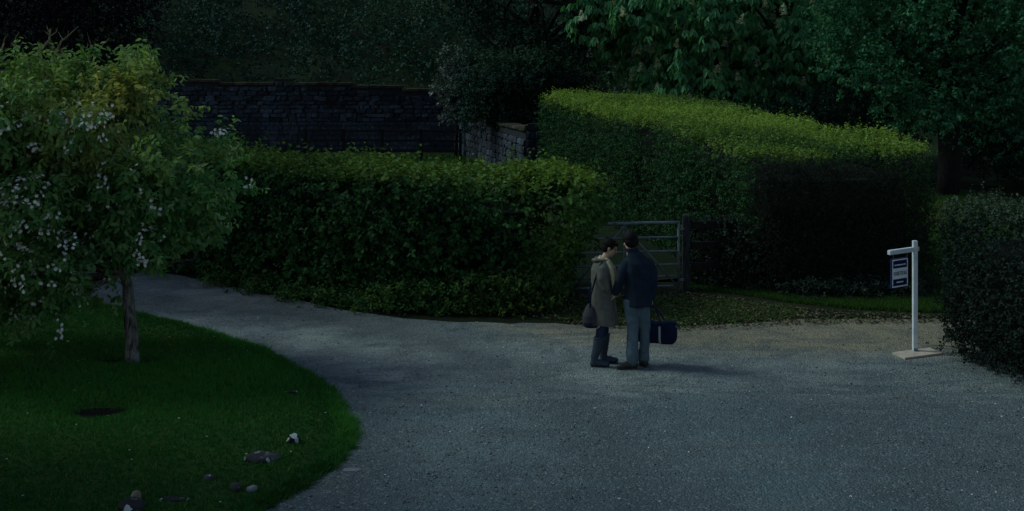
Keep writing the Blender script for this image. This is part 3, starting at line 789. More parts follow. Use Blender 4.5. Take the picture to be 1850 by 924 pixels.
# --- broadleaved trees on the right
def big_tree(name, label, cx, cy, rx, ry, z0, z1, nc, rmin, rmax, nspr, L, mat, seed, tr=.3, **kw):
    r = np.random.default_rng(seed)
    C_, R_ = clumps((cx, cy, (z0+z1)/2), rx, ry, (z1-z0)/2, nc, rmin, rmax, r, .6, z0)
    vis = (C_[:, 2] < HC+105*C_[:, 1]/FP+1.6); w0 = np.where(vis, 1, .35); 
    return tree(name, label, 'tree', (kw.pop('bx', cx), cy, 0), C_, R_, nspr, 7, kw.pop('slen', .34), L, kw.pop('asp', .6), M[mat], seed+1, tr, kw.pop('tt', (cx, cy, z1*.75)), **kw)
big_tree('broadleaf_tree', 'broad dark green tree with short trunk behind the near right hedge', 13.4, 35.5, 4.6, 3.2, 1.3, 9.5, 120, .65, 1.15, 9800, .135, 'broad', 90, .34, bx=12.7)
big_tree('broadleaf_tree', 'leafy green tree rising between the chestnut and the right edge', 11.2, 46.5, 4.2, 3.2, .8, 11.5, 120, .7, 1.25, 8500, .15, 'broad', 93, .34)
big_tree('broadleaf_tree', 'pale green tree filling the top right corner', 19.5, 45, 5.5, 3.5, .8, 12, 130, .8, 1.3, 8000, .16, 'broad', 96, .36)
big_tree('understorey_shrub', 'low dark shrub in the shade beneath the right hand trees', 10.4, 39, 2.9, 1.8, .1, 2.9, 50, .5, .8, 4500, .10, 'dark_tree', 99, .08)
big_tree('understorey_shrub', 'low dark shrub at the right edge under the trees', 16.6, 38, 3.0, 1.6, .1, 2.4, 44, .5, .8, 3500, .10, 'dark_tree', 102, .08)
# --- dark trees in the middle
big_tree('dark_tree', 'dark shadowy tree left of the chestnut above the low wall', 0.9, 45.2, 3.6, 2.2, 1.2, 11, 120, .6, 1.05, 8500, .12, 'dark_tree', 105, .28)
big_tree('yew_bush', 'rounded dark yew bush above the low stone wall', 0.3, 42.6, 1.9, 1.1, 1.2, 4.1, 60, .3, .7, 4200, .105, 'dark_tree', 108, .12, slen=.25, tt=(.3, 42.6, 3), tonef=lambda P: np.clip((P[:, 2]-3.4)/.5, 0, 1)*.3)
big_tree('silver_bush', 'silvery pale leaved bush at the end of the stone wall', -2.25, 48.6, .7, .6, 1.3, 4.4, 26, .2, .38, 900, .13, 'silver', 111, .08, slen=.3, tt=(-2.2, 48.6, 3.6), tonef=lambda P: (np.random.default_rng(4).uniform(0, 1, len(P)) > .8)*.8)
# --- copper tree at top left
big_tree('copper_tree', 'dark copper leaved tree in the top left corner', -21.5, 57, 5.2, 3.5, 2.5, 13, 130, .8, 1.4, 7500, .17, 'copper', 114, .4)
# --- unseen trees added beyond the left edge to shade drive, hedge and lawn
big_tree('broadleaf_tree', 'tall tree added out of view on the left to shade the drive', -17.0, 26.2, 4.9, 5.9, 2.4, 18, 140, 1.3, 2.0, 5000, .36, 'broad', 120, .35)

big_tree('broadleaf_tree', 'spreading tree added out of view on the left to shade the lawn', -11.0, 9.0, 3.8, 4.0, 3.4, 14, 90, 1.3, 1.8, 3800, .34, 'broad', 124, .35)

# --- wooded bank behind the wall: one mass
r = np.random.default_rng(130); n = 900
cx = r.uniform(-34, 24, n); cy = r.uniform(56.5, 80, n); C = np.c_[cx, cy, gh(cx, cy)+r.uniform(-.2, 3.2, n)**1.0]
R_ = r.uniform(.5, 1.3, n)
P, O, _ = crown_points(C, R_, 25000, r, .6); kk = (P[:, 2] < HC+112*P[:, 1]/FP+1.5) & (P[:, 2] > gh(P[:, 0], P[:, 1])-.2); P, O = P[kk], O[kk]
hn_ = Noise(44, 6)
vis = np.clip((P[:, 0]+16)/8, 0, 1)
A = sprigs(P, O, 6, .55, .21, .5, .25, np.clip(.18+.28*hn_(P, .12)+.25*vis, 0, .8), .7, .5, r)
tag(link('wooded_bank', leaf_mesh('wooded_bank', *A), M['scrub']), 'wooded scrub covering the bank behind the stone wall', 'woodland', kind='stuff')

# brambles and nettles at the foot of the left hedge
class Foot:
    pass
r = np.random.default_rng(140)
fx = np.array([(x, y) for x, y in fr if -7 < x < 1.4])
def undergrowth(name, label, cen, nspr, seed, hgt, spread, L, mat):
    r = np.random.default_rng(seed); cen = np.asarray(cen); n = nspr
    i = r.integers(0, len(cen), n); B = np.c_[cen[i]+r.normal(size=(n, 2))*spread, r.uniform(.02, 1, n)**1.4*hgt]
    root = empty(name, (*cen.mean(0), 0)); off = np.array(root.location)
    O_ = norm(np.c_[r.normal(size=n)*.6, -np.abs(r.normal(size=n)), np.full(n, .7)])
    A = sprigs(B-off, O_, 6, .16, L, .6, .3, np.clip(r.normal(size=n)*.2+.1, 0, .6), .6, .3, r)
    link('leaves', leaf_mesh('leaves', *A, six=True), M[mat], root)
    bm = bmesh.new()
    for q in range(60):
        p = Vector(B[r.integers(n)]-off); g0 = Vector((p.x+r.normal()*.05, p.y+r.normal()*.05, 0)); tube(bm, [g0, g0.lerp(p, .6)+Vector((.02, 0, 0)), p], [.005, .004, .002], 4, False)
    tag(bm_obj('stems', bm, M['bark_dark'], root), kind='stuff')
    return tag(root, label, 'plant')
undergrowth('bramble', 'bright leafy bramble at the foot of the hedge end', [(-.3, 19.35), (0, 19.3), (.3, 19.4), (-.6, 19.3), (.5, 19.5)], 800, 141, .55, .16, .075, 'ivy')
undergrowth('bramble', 'leafy bramble low against the middle of the long hedge', [(-1.0, 19.35), (-1.4, 19.4), (-1.8, 19.45)], 520, 142, .42, .16, .07, 'hedge_left')
undergrowth('weeds', 'dark weeds along the shaded foot of the long hedge', [(-2.4, 19.6), (-3, 20), (-3.6, 20.4), (-4.3, 20.9), (-5, 21.6)], 700, 143, .22, .2, .06, 'hedge_left')
undergrowth('weeds', 'low leafy weeds under the clipped end of the tall hedge', [(5, 20.55), (5.5, 20.5), (6, 20.5), (6.6, 20.55)], 620, 144, .25, .18, .06, 'hedge_near')

undergrowth('bramble', 'dark foliage added in place of shade round the short rail fence', [(3.4, 21.6), (3.7, 21.7), (4.0, 21.5), (3.9, 21.3), (3.3, 21.9)], 1300, 145, 1.15, .16, .06, 'hedge_near')  # dark leaves added to stand in for the overhang's shade behind the rails

# ------------------------------------------------------------------ stone walls
def stone_variants(seed, n=7):
    r = np.random.default_rng(seed); out = []
    for q in range(n):
        bm = bmesh.new(); bmesh.ops.create_cube(bm, size=1)
        bmesh.ops.bevel(bm, geom=list(bm.edges), offset=.13, segments=1, affect='EDGES')
        for v_ in bm.verts: v_.co += Vector(r.normal(size=3)*.065)
        me = bpy.data.meshes.new('stone'); bm.to_mesh(me); bm.free(); me.materials.append(M['wallstone']); out.append(me)
    return out
SV = stone_variants(3)
def stone_wall(name, label, a, c, topf, thick, course, wmin, wmax, seed, limit, cop_h=.12, cop_l=.7, u0=None):
    r = np.random.default_rng(seed); a, c = Vector((*a, 0)), Vector((*c, 0)); L_ = (c-a).length; ang = math.atan2(c.y-a.y, c.x-a.x)
    root = empty(name, a, ang)
    # core in steps
    bm = bmesh.new(); n = 24
    for k in range(n):
        x0, x1 = L_*k/n, L_*(k+1)/n; h = topf((x0+x1)/2/L_)-.03
        box(bm, ((x0+x1)/2, 0, h/2-.05), (x1-x0-.0005, thick, h+.1))
    bm_obj('mortar_core', bm, M['mortar'], root, smooth=False)
    k = 0; z = .02; items = []
    while z < 4:
        h = course*r.uniform(.75, 1.3); x = r.uniform(-.2, 0)
        while x < L_:
            wd = r.uniform(wmin, wmax); x0, x1 = max(0, x), min(L_, x+wd)
            if x1-x0 > .1 and z+h < topf((x0+x1)/2/L_)-.02: items.append((x0, x1, z, h))
            x += wd
        z += h
    items.sort(key=lambda t: -t[2]); rest = items[limit:]; items = items[:limit]
    if rest:                         # courses near the ground, behind the hedge
        bm = bmesh.new()
        for x0, x1, z, h in rest: box(bm, ((x0+x1)/2, -thick/2, z+h/2), (x1-x0-.025, .13, h-.022))
        tag(bm_obj('lower_stones', bm, M['wallstone'], root, smooth=False), kind='stuff')
    for x0, x1, z, h in items:
        o = link('stone', SV[int(r.integers(len(SV)))], None, root, ((x0+x1)/2, -thick/2-.005+r.uniform(-.015, .02), z+h/2))
        o.scale = ((x1-x0)*r.uniform(.86, 1.0)-.015, .12+r.uniform(0, .04), h*r.uniform(.8, 1.08)-.015); o.rotation_euler = (0, r.normal()*.06, 0)
    x = 0
    while x < L_-.1:
        wd = min(L_-x, cop_l*r.uniform(.7, 1.3)); h = topf((x+wd/2)/L_)
        bm = bmesh.new(); box(bm, (x+wd/2, 0, h+cop_h/2-.03+r.normal()*.008), (wd-.012, thick+.14, cop_h), Matrix.Rotation(r.normal()*.012, 3, 'Y'), .02)
        bm_obj('coping_stone', bm, M['coping'], root, smooth=False); x += wd
    return tag(root, label, 'wall')
def main_top(t):     # stepped down towards the right
    X_ = -17.5+t*15.4
    v_ = 128 if X_ < -15.5 else 137+.055*(900-(-X_*44+0))*0
    u = 925+X_*FP/51.5
    steps = ((330, 137), (410, 143), (505, 149), (520, 141), (625, 149), (640, 146), (720, 154), (790, 160), (900, 166))
    for uu, vv in steps:
        if u < uu: return HC-(vv+4-HOR)*51.5/FP
    return HC-(170-HOR)*51.5/FP
stone_wall('stone_wall', 'tall old stone wall running along the foot of the wooded bank', (-17.5, 51.5), (-2.1, 51.5), main_top, .5, .19, .18, .66, 5, 300)
stone_wall('stone_wall', 'low stone wall running down towards the tall hedge', (-1.95, 50.2), (.62, 37.6), lambda t: 1.62+.12*t, .4, .22, .3, .6, 6, 260, .10, .5)
r = np.random.default_rng(9)
bm = bmesh.new(); box(bm, (0, 0, .9), (.55, .5, 1.9), None, .03)
root = empty('wall_pier', (.72, 37.0, 0)); bm_obj('pier_core', bm, M['mortar'], root, smooth=False)
for z in np.arange(.1, 1.8, .24):
    for sx, wd in ((-.13, .26), (.14, .27)):
        o = link('stone', SV[int(r.integers(len(SV)))], None, root, (sx, -.25, z+.12)); o.scale = (wd, .12, .215)
bm = bmesh.new(); box(bm, (0, 0, 1.90), (.66, .62, .10), None, .02); bm_obj('cap_stone', bm, M['coping'], root, smooth=False)
tag(root, 'square stone pier ending the low wall beside the tall hedge', 'pier')

# meadow fence in front of the tall wall
root = empty('meadow_fence', (-8.0, 46, 0)); off = Vector(root.location)
fa, fc = Vector((-7.9, 46.5, 0)), Vector((-1.95, 46.0, 0)); nP = 5
for k in range(nP):
    p = fa.lerp(fc, k/(nP-1))-off; bm = bmesh.new(); box(bm, p+Vector((0, 0, .62)), (.11, .11, 1.3), None, .01); bm_obj('post', bm, M['fence_wood'], root, smooth=False)
for k in range(nP-1):
    for z in (.45, .82, 1.18):
        bm = bmesh.new(); beam(bm, fa.lerp(fc, k/(nP-1))-off+Vector((.06, -.085, z+r.normal()*.01)), fa.lerp(fc, (k+1)/(nP-1))-off+Vector((-.06, -.085, z+r.normal()*.01)), .04, .10); bm_obj('rail', bm, M['fence_wood'], root, smooth=False)
tag(root, 'dark post and rail fence before the tall stone wall', 'fence')

# ------------------------------------------------------------------ gate, gate post, side fence
YG = 21.0
gp0 = np.array([1.02, 20.75]); gp1 = np.array([2.88, 21.05])
root = empty('field_gate', (gp0[0], gp0[1], 0)); off = Vector(root.location)
def gpt(t, z): return Vector((gp0[0]+(gp1[0]-gp0[0])*t, gp0[1]+(gp1[1]-gp0[1])*t, z))-off
for z, rr_ in ((.10, .017), (.27, .017), (.47, .017), (.70, .017), (.94, .018), (1.19, .028)):
    bm = bmesh.new(); tube(bm, [gpt(k/6, z+.003*math.sin(k*2)) for k in range(7)], [rr_]*7, 10); bm_obj('rail', bm, M['metal'], root)
for t in (0, 1):
    bm = bmesh.new(); tube(bm, [gpt(t, .06), gpt(t, 1.21)], [.022]*2, 10); bm_obj('end_stile', bm, M['metal'], root)
bm = bmesh.new(); tube(bm, [gpt(.48, .11)+Vector((0, -.03, 0)), gpt(.48, 1.18)+Vector((0, -.03, 0))], [.014]*2, 8); bm_obj('middle_stile', bm, M['metal'], root)
for t in (.02, .98):
    bm = bmesh.new(); tube(bm, [gpt(.48, 1.16)+Vector((0, -.035, 0)), gpt(t, .11)+Vector((0, -.035, 0))], [.014]*2, 8); bm_obj('brace', bm, M['metal'], root)
for z in (.2, 1.08):
    bm = bmesh.new(); box(bm, gpt(1, z)+Vector((.05, 0, 0)), (.10, .03, .05), None, .004); bm_obj('hinge', bm, M['metal'], root, smooth=False)
tag(root, 'grey tubular metal field gate standing closed behind the couple', 'gate')

root = empty('gate_post', (3.02, 21.1, 0))
bm = bmesh.new(); box(bm, (0, 0, .64), (.125, .135, 1.36), None, .012)
for v_ in bm.verts:
    if v_.co.z > 1.2: v_.co.z += v_.co.y*.15
bm_obj('post', bm, M['post_wood'], root, smooth=False)
bm = bmesh.new(); box(bm, (-.070, 0, 1.08), (.02, .06, .10), None, .004); bm_obj('hinge_plate', bm, M['metal'], root, smooth=False)
tag(root, 'weathered square wooden gate post at the hinge end of the gate', 'gate post')

root = empty('rail_fence', (3.1, 21.3, 0)); off = Vector(root.location)
for z, hgt in ((1.13, .13), (.78, .12), (.42, .12)):
    bm = bmesh.new(); beam(bm, Vector((3.11, 21.12, z))-off, Vector((4.05, 21.5, z-.03))-off, .04, hgt); bm_obj('rail', bm, M['fence_wood'], root, smooth=False)
bm = bmesh.new(); box(bm, Vector((3.9, 21.52, .58))-off, (.11, .11, 1.22), None, .01); bm_obj('post', bm, M['fence_wood'], root, smooth=False)
tag(root, 'short dark wooden rail fence between gate post and tall hedge', 'fence')

# ------------------------------------------------------------------ for-sale sign
sb = G(1653, 638); root = empty('sale_sign', sb); off = Vector(sb)
bm = bmesh.new(); box(bm, (0, 0, .785), (.062, .062, 1.51), None, .005); bm_obj('post', bm, M['white_paint'], root, smooth=False)
d = Vector((-.50, -.34, 0)).normalized()
rot = Matrix((d, Vector((0, 0, 1)).cross(d), Vector((0, 0, 1)))).transposed()
bm = bmesh.new(); box(bm, Vector((0, 0, 1.425))+d*.30, (.50, .055, .062), rot, .006); bm_obj('arm', bm, M['white_paint'], root, smooth=False)
bm = bmesh.new(); box(bm, Vector((0, 0, 1.425))-d*.050, (.03, .052, .058), rot, .004); bm_obj('arm_tenon', bm, M['white_paint'], root, smooth=False)
for k in (.17, .46):
    bm = bmesh.new(); tube(bm, [Vector((0, 0, 1.396))+d*k, Vector((.006, 0, 1.37))+d*k, Vector((0, 0, 1.325))+d*k], [.005]*3, 6); bm_obj('hanging_hook', bm, M['metal'], root)
bc = Vector((0, 0, 1.135))+d*.335
bd_ = empty_board = None
bm = bmesh.new(); box(bm, (0, 0, 0), (.40, .026, .45), None, .003)
board = bm_obj('hanging_board', bm, M['sign_navy'], root, tuple(bc), smooth=False)
# face normal towards the viewer: local -Y
nrm = Vector((d.y, -d.x, 0))
if nrm.y > 0: nrm = -nrm
xl = Vector((0, 0, 1)).cross(-nrm).normalized()   # reading direction, left to right
xl = -xl if xl.x < 0 else xl
RT = Matrix((xl, -nrm, Vector((0, 0, 1)))).transposed()
board.rotation_euler = RT.to_euler(); board.scale = (.86, 1, .88)
def plate(name, x, z, wd, hg, mat, dep=.0165):
    bm = bmesh.new(); box(bm, (x, -dep, z), (wd, .004, hg)); return bm_obj(name, bm, M[mat], board, smooth=False)
plate('white_band', 0, -.006, .372, .165, 'sign_white')
for x, z, wd, hg in ((0, .204, .372, .018), (0, -.204, .372, .018), (-.179, .136, .015, .117), (.179, .136, .015, .117), (-.179, -.142, .015, .105), (.179, -.142, .015, .105)):
    plate('white_border', x, z, wd, hg, 'sign_white')
def lettering(txt, size, x, z, sx, mat):
    cu = bpy.data.curves.new('lettering', 'FONT'); cu.body = txt; cu.size = size; cu.align_x = 'CENTER'; cu.align_y = 'CENTER'; cu.extrude = .001; cu.offset = .001
    t = bpy.data.objects.new('lettering', cu); COL.objects.link(t); dg = bpy.context.evaluated_depsgraph_get()
    me = bpy.data.meshes.new_from_object(t.evaluated_get(dg)); bpy.data.objects.remove(t)
    me.materials.clear(); o = link('lettering', me, M[mat], board, (x, -.0205, z)); o.rotation_euler = (R(90), 0, 0); o.scale = (sx, 1, 1)
    return o
lettering('HOUSE FOR SALE', .082, 0, -.006, .50, 'sign_ink')
rr_ = random.Random(3)
def tiny_line(z, x0, x1, h, n):            # unreadably small line of print
    bm = bmesh.new(); x = x0; st = (x1-x0)/n
    for k in range(n):
        hh_ = h*rr_.uniform(.7, 1.0); box(bm, (x+st*.4, -.0165, z), (st*.62, .004, hh_)); x += st*(1.0 if rr_.random() > .15 else 1.25)
    bm_obj('small_print', bm, M['sign_white'], board, smooth=False)
tiny_line(.125, -.135, .125, .020, 16); tiny_line(-.140, -.085, .075, .022, 10)
pl = [G(1612, 641), G(1635, 651), G(1703, 642)]; pl.append(pl[0]+pl[2]-pl[1])
bm = bmesh.new(); lo_ = [bm.verts.new(p-off+Vector((0, 0, .006))) for p in pl]; hi_ = [bm.verts.new(p-off+Vector((0, 0, .032))) for p in pl]
bm.faces.new(lo_[::-1]); bm.faces.new(hi_)
for k in range(4): bm.faces.new((lo_[k], lo_[(k+1) % 4], hi_[(k+1) % 4], hi_[k]))
bm_obj('base_board', bm, M['pale_wood'], root, smooth=False)
bm = bmesh.new(); box(bm, (0, -.045, .05), (.05, .012, .034), None, .002); bm_obj('bracket', bm, M['metal'], root, smooth=False)
tag(root, 'white post sign with hanging navy HOUSE FOR SALE board', 'sign')

# ------------------------------------------------------------------ rocks on the lawn
def rock(name, label, u, v_, size, mat, seed, z=None, flatn=.6, lichen=(), sub=3, rough=.30, rz=None, cat='rock', dz=0):
    r = np.random.default_rng(seed); p = G(u, v_, .1 if z is None else z)
    if z is None: p.z = float(lawn_h(np.array([[p.x, p.y, 0]]))[0])
    root = empty(name, p+Vector((0, 0, dz)), r.uniform(0, 6) if rz is None else rz)
    bm = bmesh.new(); bmesh.ops.create_icosphere(bm, subdivisions=sub, radius=.5); nz = Noise(seed, 6)
    for q in bm.verts:
        c = np.array(q.co)[None]; f = 1+rough*float(nz(c, 1.1)[0])+rough*.4*float(nz(c, 3.)[0])
        q.co = Vector((q.co.x*size[0]*f, q.co.y*size[1]*f, max(-.3, q.co.z)*size[2]*f+size[2]*.08))
    body = bm_obj('stone', bm, M[mat], root)
    vs = [q.co.copy() for q in body.data.vertices]; ns = [q.normal.copy() for q in body.data.vertices]
    for k, (ax, az, rad_) in enumerate(lichen):
        best = max(range(len(vs)), key=lambda i: ns[i].dot(Vector((ax, -.6, az)).normalized()))
        c, nn = vs[best], ns[best]; a1 = nn.cross(Vector((.2, .9, .3))).normalized(); a2 = nn.cross(a1)
        bm = bmesh.new(); m = 11; cv = bm.verts.new(c+nn*.008)
        ring = [bm.verts.new(c+nn*.002+(a1*math.cos(6.283*j/m)+a2*math.sin(6.283*j/m)*.8)*rad_*r.uniform(.45, 1.25)) for j in range(m)]
        for j in range(m): bm.faces.new((cv, ring[j], ring[(j+1) % m]))
        bm_obj('lichen_patch', bm, M['lichen'], root)
    return tag(root, label, cat)
rock('rock', 'small rock almost covered in white lichen near the lawn edge', 530, 800, (.16, .13, .11), 'rock', 201, lichen=((.2, .8, .045), (-.5, .6, .04), (.5, .2, .035)), rz=0)
rock('rock', 'wide dark rock with pale spots, largest on the lawn', 470, 832, (.32, .22, .13), 'rock', 202, lichen=((.9, .5, .025), (-.5, .1, .022), (.3, .1, .018)), rz=0)
rock('rock', 'tiny dark rock left of the rounded grey stone', 380, 864, (.10, .08, .08), 'rock', 203, lichen=((-.3, .8, .014),), rz=0)
rock('rock', 'rounded pale grey stone on the lawn', 455, 880, (.11, .10, .10), 'rock_pale', 204, rough=.2)
rock('rock', 'low dark stone half sunk left of the rounded grey one', 425, 880, (.14, .1, .07), 'rock', 205)
rock('rock', 'flat dark stone with white ends lying in grass', 310, 902, (.26, .14, .06), 'rock', 206, lichen=((.95, .3, .022), (-.95, .5, .024)), rz=0)
rock('rock', 'dark rock with a white patch below the round tan stone', 238, 920, (.24, .2, .13), 'rock', 207, lichen=((-.1, .5, .045), (.4, .2, .03)), rz=0)
rock('rock', 'round tan stone perched on a dark rock in the lower left', 246, 905, (.10, .10, .11), 'rock_tan', 208, rough=.06, dz=.03)
rock('rock', 'low dark stone in the grass near the curve of the drive', 525, 714, (.2, .12, .05), 'rock', 209, lichen=((.8, .4, .016), (-.9, .4, .014)), rz=0)
rock('rock', 'pale flat stone lying on the gravel beside the lawn', 637, 850, (.20, .10, .03), 'rock_pale', 210, z=.004, rough=.1, rz=0)

# ------------------------------------------------------------------ people
def ellip(bm, c, rx, ry, rz, rot=None, seg=14):
    vs = bmesh.ops.create_uvsphere(bm, u_segments=seg, v_segments=10, radius=1)['verts']
    for q in vs:
        q.co = Vector((q.co.x*rx, q.co.y*ry, q.co.z*rz))
        if rot is not None: q.co = rot@q.co
        q.co += Vector(c)

def loft(bm, secs, seg=24):
    """horizontal ellipse sections (cx, cy, z, rx, ry, yaw)"""
    rings = []
    for cx, cy, z, rx, ry, *yw in secs:
        y_ = yw[0] if yw else 0; ca, sa = math.cos(y_), math.sin(y_); ring = []
        for k in range(seg):
            t = 6.28318*k/seg; x, y = rx*math.cos(t), ry*math.sin(t)
            ring.append(bm.verts.new((cx+x*ca-y*sa, cy+x*sa+y*ca, z)))
        rings.append(ring)
    for r0, r1_ in zip(rings, rings[1:]):
        for k in range(seg): bm.faces.new((r0[k], r0[(k+1) % seg], r1_[(k+1) % seg], r1_[k]))
    bm.faces.new(rings[0][::-1]); bm.faces.new(rings[-1])

def limb(bm, pts, rad, seg=12):
    pts = [Vector(p) for p in pts]
    d0 = (pts[0]-pts[1]).normalized(); d1 = (pts[-1]-pts[-2]).normalized()
    P_ = [pts[0]+d0*rad[0]*.8]+pts+[pts[-1]+d1*rad[-1]*.8]; Rr = [rad[0]*.5]+list(rad)+[rad[-1]*.5]
    tube(bm, P_, Rr, seg)

def hand(bm, wr, d, n, t, curl=.5, s=1.0):
    """palm, four fingers and a thumb; d: fingers, n: palm side, t: thumb side"""
    wr, d, n, t = Vector(wr), Vector(d).normalized(), Vector(n).normalized(), Vector(t).normalized()
    rot = Matrix((t, n, d)).transposed()
    ellip(bm, wr+d*.045*s, .040*s, .016*s, .054*s, rot)
    for k, (o, l) in enumerate(((.030, .9), (.010, 1.0), (-.010, .95), (-.030, .75))):
        p = wr+d*(.082-.006*abs(k-1))*s+t*o*s; pts = [p-d*.015*s, p]; a = 0
        for seg_l in (.036, .026, .020):
            a += curl; p = p+(d*math.cos(a)+n*math.sin(a))*seg_l*l*s; pts.append(p)
        tube(bm, pts, [.0088*s, .0088*s, .0082*s, .0076*s, .006*s], 8)
    b0 = wr+d*.025*s+t*.030*s; m = b0+(d*.6+t*.75+n*.35).normalized()*.038*s; e_ = m+(d*.9+t*.1+n*(.3+curl*.5)).normalized()*.034*s
    tube(bm, [wr+d*.015*s+t*.012*s, b0, m, e_], [.012*s, .012*s, .010*s, .007*s], 8)

def blob(name, bm, mat, parent, voxel=.008, smooth=4, wr=0.0, wf=6.0, seed=1, dec=None, loc=(0, 0, 0), stretch=(1, 1, 1)):
    me = bpy.data.meshes.new(name); bmesh.ops.recalc_face_normals(bm, faces=bm.faces); bm.to_mesh(me); bm.free()
    o = bpy.data.objects.new(name, me); COL.objects.link(o)
    m = o.modifiers.new('r', 'REMESH'); m.mode = 'VOXEL'; m.voxel_size = voxel
    m = o.modifiers.new('s', 'SMOOTH'); m.factor = .5; m.iterations = smooth
    if dec: m = o.modifiers.new('d', 'DECIMATE'); m.ratio = dec
    dg = bpy.context.evaluated_depsgraph_get(); me2 = bpy.data.meshes.new_from_object(o.evaluated_get(dg))
    bpy.data.objects.remove(o); bpy.data.meshes.remove(me)
    if wr:
        n = len(me2.vertices); co = np.empty(n*3, np.float32); me2.vertices.foreach_get('co', co); co = co.reshape(-1, 3)
        no = np.empty(n*3, np.float32); me2.vertices.foreach_get('normal', no); no = no.reshape(-1, 3)
        q = co*np.array(stretch); h = Noise(seed, 7)(q, wf*.33)+.6*Noise(seed+1, 7)(q, wf*.8)
        h = np.sign(h)*np.abs(h)**.8
        co = co+no*(h*wr)[:, None]; me2.vertices.foreach_set('co', co.astype(np.float32).ravel())
    me2.materials.clear(); me2.materials.append(mat); me2.name = name
    me2.polygons.foreach_set('use_smooth', [True]*len(me2.polygons)); me2.update()
    o = bpy.data.objects.new(name, me2); COL.objects.link(o); o.location = loc
    if parent is not None: o.parent = parent
    return o

def head(bm, c, f, u, s=1.0):
    """skull, jaw, brow, nose, lips, chin, ears; f: forward, u: up"""
    c, f, u = Vector(c), Vector(f).normalized(), Vector(u).normalized(); rt = f.cross(u).normalized(); u = rt.cross(f)
    rot = Matrix((rt, f, u)).transposed()
    def P_(x, y, z): return c+(rt*x+f*y+u*z)*s
    ellip(bm, P_(0, -.012, .030), .074*s, .094*s, .088*s, rot, 20)
    ellip(bm, P_(0, .022, -.035), .058*s, .066*s, .078*s, rot, 18)
    ellip(bm, P_(0, .058, -.092), .026*s, .022*s, .020*s, rot)
    ellip(bm, P_(0, .074, .028), .048*s, .016*s, .014*s, rot)
    tube(bm, [P_(0, .080, .020), P_(0, .098, -.008), P_(0, .107, -.026), P_(0, .088, -.034)], [.009*s, .010*s, .013*s, .010*s], 8)
    ellip(bm, P_(0, .082, -.056), .022*s, .010*s, .006*s, rot); ellip(bm, P_(0, .080, -.067), .019*s, .010*s, .007*s, rot)
    for k in (-1, 1):
        ellip(bm, P_(k*.074, -.012, -.012), .010*s, .019*s, .031*s, rot)
        ellip(bm, P_(k*.038, .058, -.022), .024*s, .024*s, .024*s, rot)
    return P_

def eyes(P_, root):
    for k in (-1, 1):
        bm = bmesh.new(); ellip(bm, P_(k*.032, .076, .006), .011, .009, .006); bm_obj('eye', bm, M['eye'], root)

# ---- man, seen from behind
mb = G(1150, 667); s = 1/138.5
def PX(u, v_, y=0.0, base=1150, bv=668): return Vector(((u-base)*s, y, (bv-v_)*s))
bm = bmesh.new()
hc = Vector((-.085, .03, 1.655)); hf = Vector((-.38, .88, -.28)); hu = Vector((-.12, .16, 1))
HP = head(bm, hc, hf, hu, 1.0)
limb(bm, [(-.055, 0, 1.42), (-.07, .01, 1.50), (-.080, .02, 1.60)], [.066, .058, .056])
loft(bm, [(.0, .02, .86, .13, .10), (.01, .02, .98, .155, .105), (.01, .01, 1.12, .145, .095), (.02, 0, 1.28, .145, .10), (.015, 0, 1.36, .125, .08), (.0, 0, 1.43, .08, .06), (-.03, 0, 1.48, .056, .052)])
lsh, lel, lwr = Vector((-.14, .0, 1.41)), Vector((-.215, -.01, 1.16)), Vector((-.275, .07, .965))
rsh, rel, rwr = Vector((.165, .0, 1.41)), Vector((.215, -.03, 1.14)), Vector((.205, .05, .895))
limb(bm, [lsh.lerp(lel, .28), lel, lwr], [.042, .038, .026]); limb(bm, [rsh.lerp(rel, .28), rel, rwr], [.042, .038, .026])
hand(bm, lwr, (-.45, .30, -.75), (-.8, .1, .45), (-.25, .9, .2), .55); hand(bm, rwr, (-.05, .05, -1), (-1, .05, -.1), (0, 1, 0), 1.05)
la, lk, lh = Vector((-.06, .0, .09)), Vector((-.045, .03, .47)), Vector((-.075, .02, .90))
ra, rk, rh = Vector((.115, .14, .09)), Vector((.115, .10, .47)), Vector((.095, .03, .90))
limb(bm, [lh, lk, la], [.082, .056, .040]); limb(bm, [rh, rk, ra], [.082, .056, .040])
limb(bm, [la+Vector((0, 0, -.05)), (-.20, -.03, .035)], [.035, .03]); limb(bm, [ra+Vector((0, 0, -.05)), (.11, .26, .035)], [.035, .03])
MAN = blob('person', bm, M['skin'], None, .0045, 3, dec=.2, loc=tuple(mb))
tag(MAN, 'person in navy jacket and faded jeans seen from behind, holding a blue bag', 'person')
eyes(HP, MAN)
# hair
bm = bmesh.new(); rt = hf.cross(hu).normalized(); f_ = hf.normalized(); u_ = rt.cross(f_); rot = Matrix((rt, f_, u_)).transposed()
ellip(bm, hc+f_*-.020+u_*.042, .096, .110, .098, rot, 20); ellip(bm, hc+f_*-.045+u_*-.008, .090, .072, .086, rot, 18); ellip(bm, hc+f_*.04+u_*.09, .066, .055, .040, rot); ellip(bm, hc+f_*-.07+u_*-.045, .055, .040, .05, rot)
blob('hair', bm, M['hair'], MAN, .007, 2, .005, 16, 4)
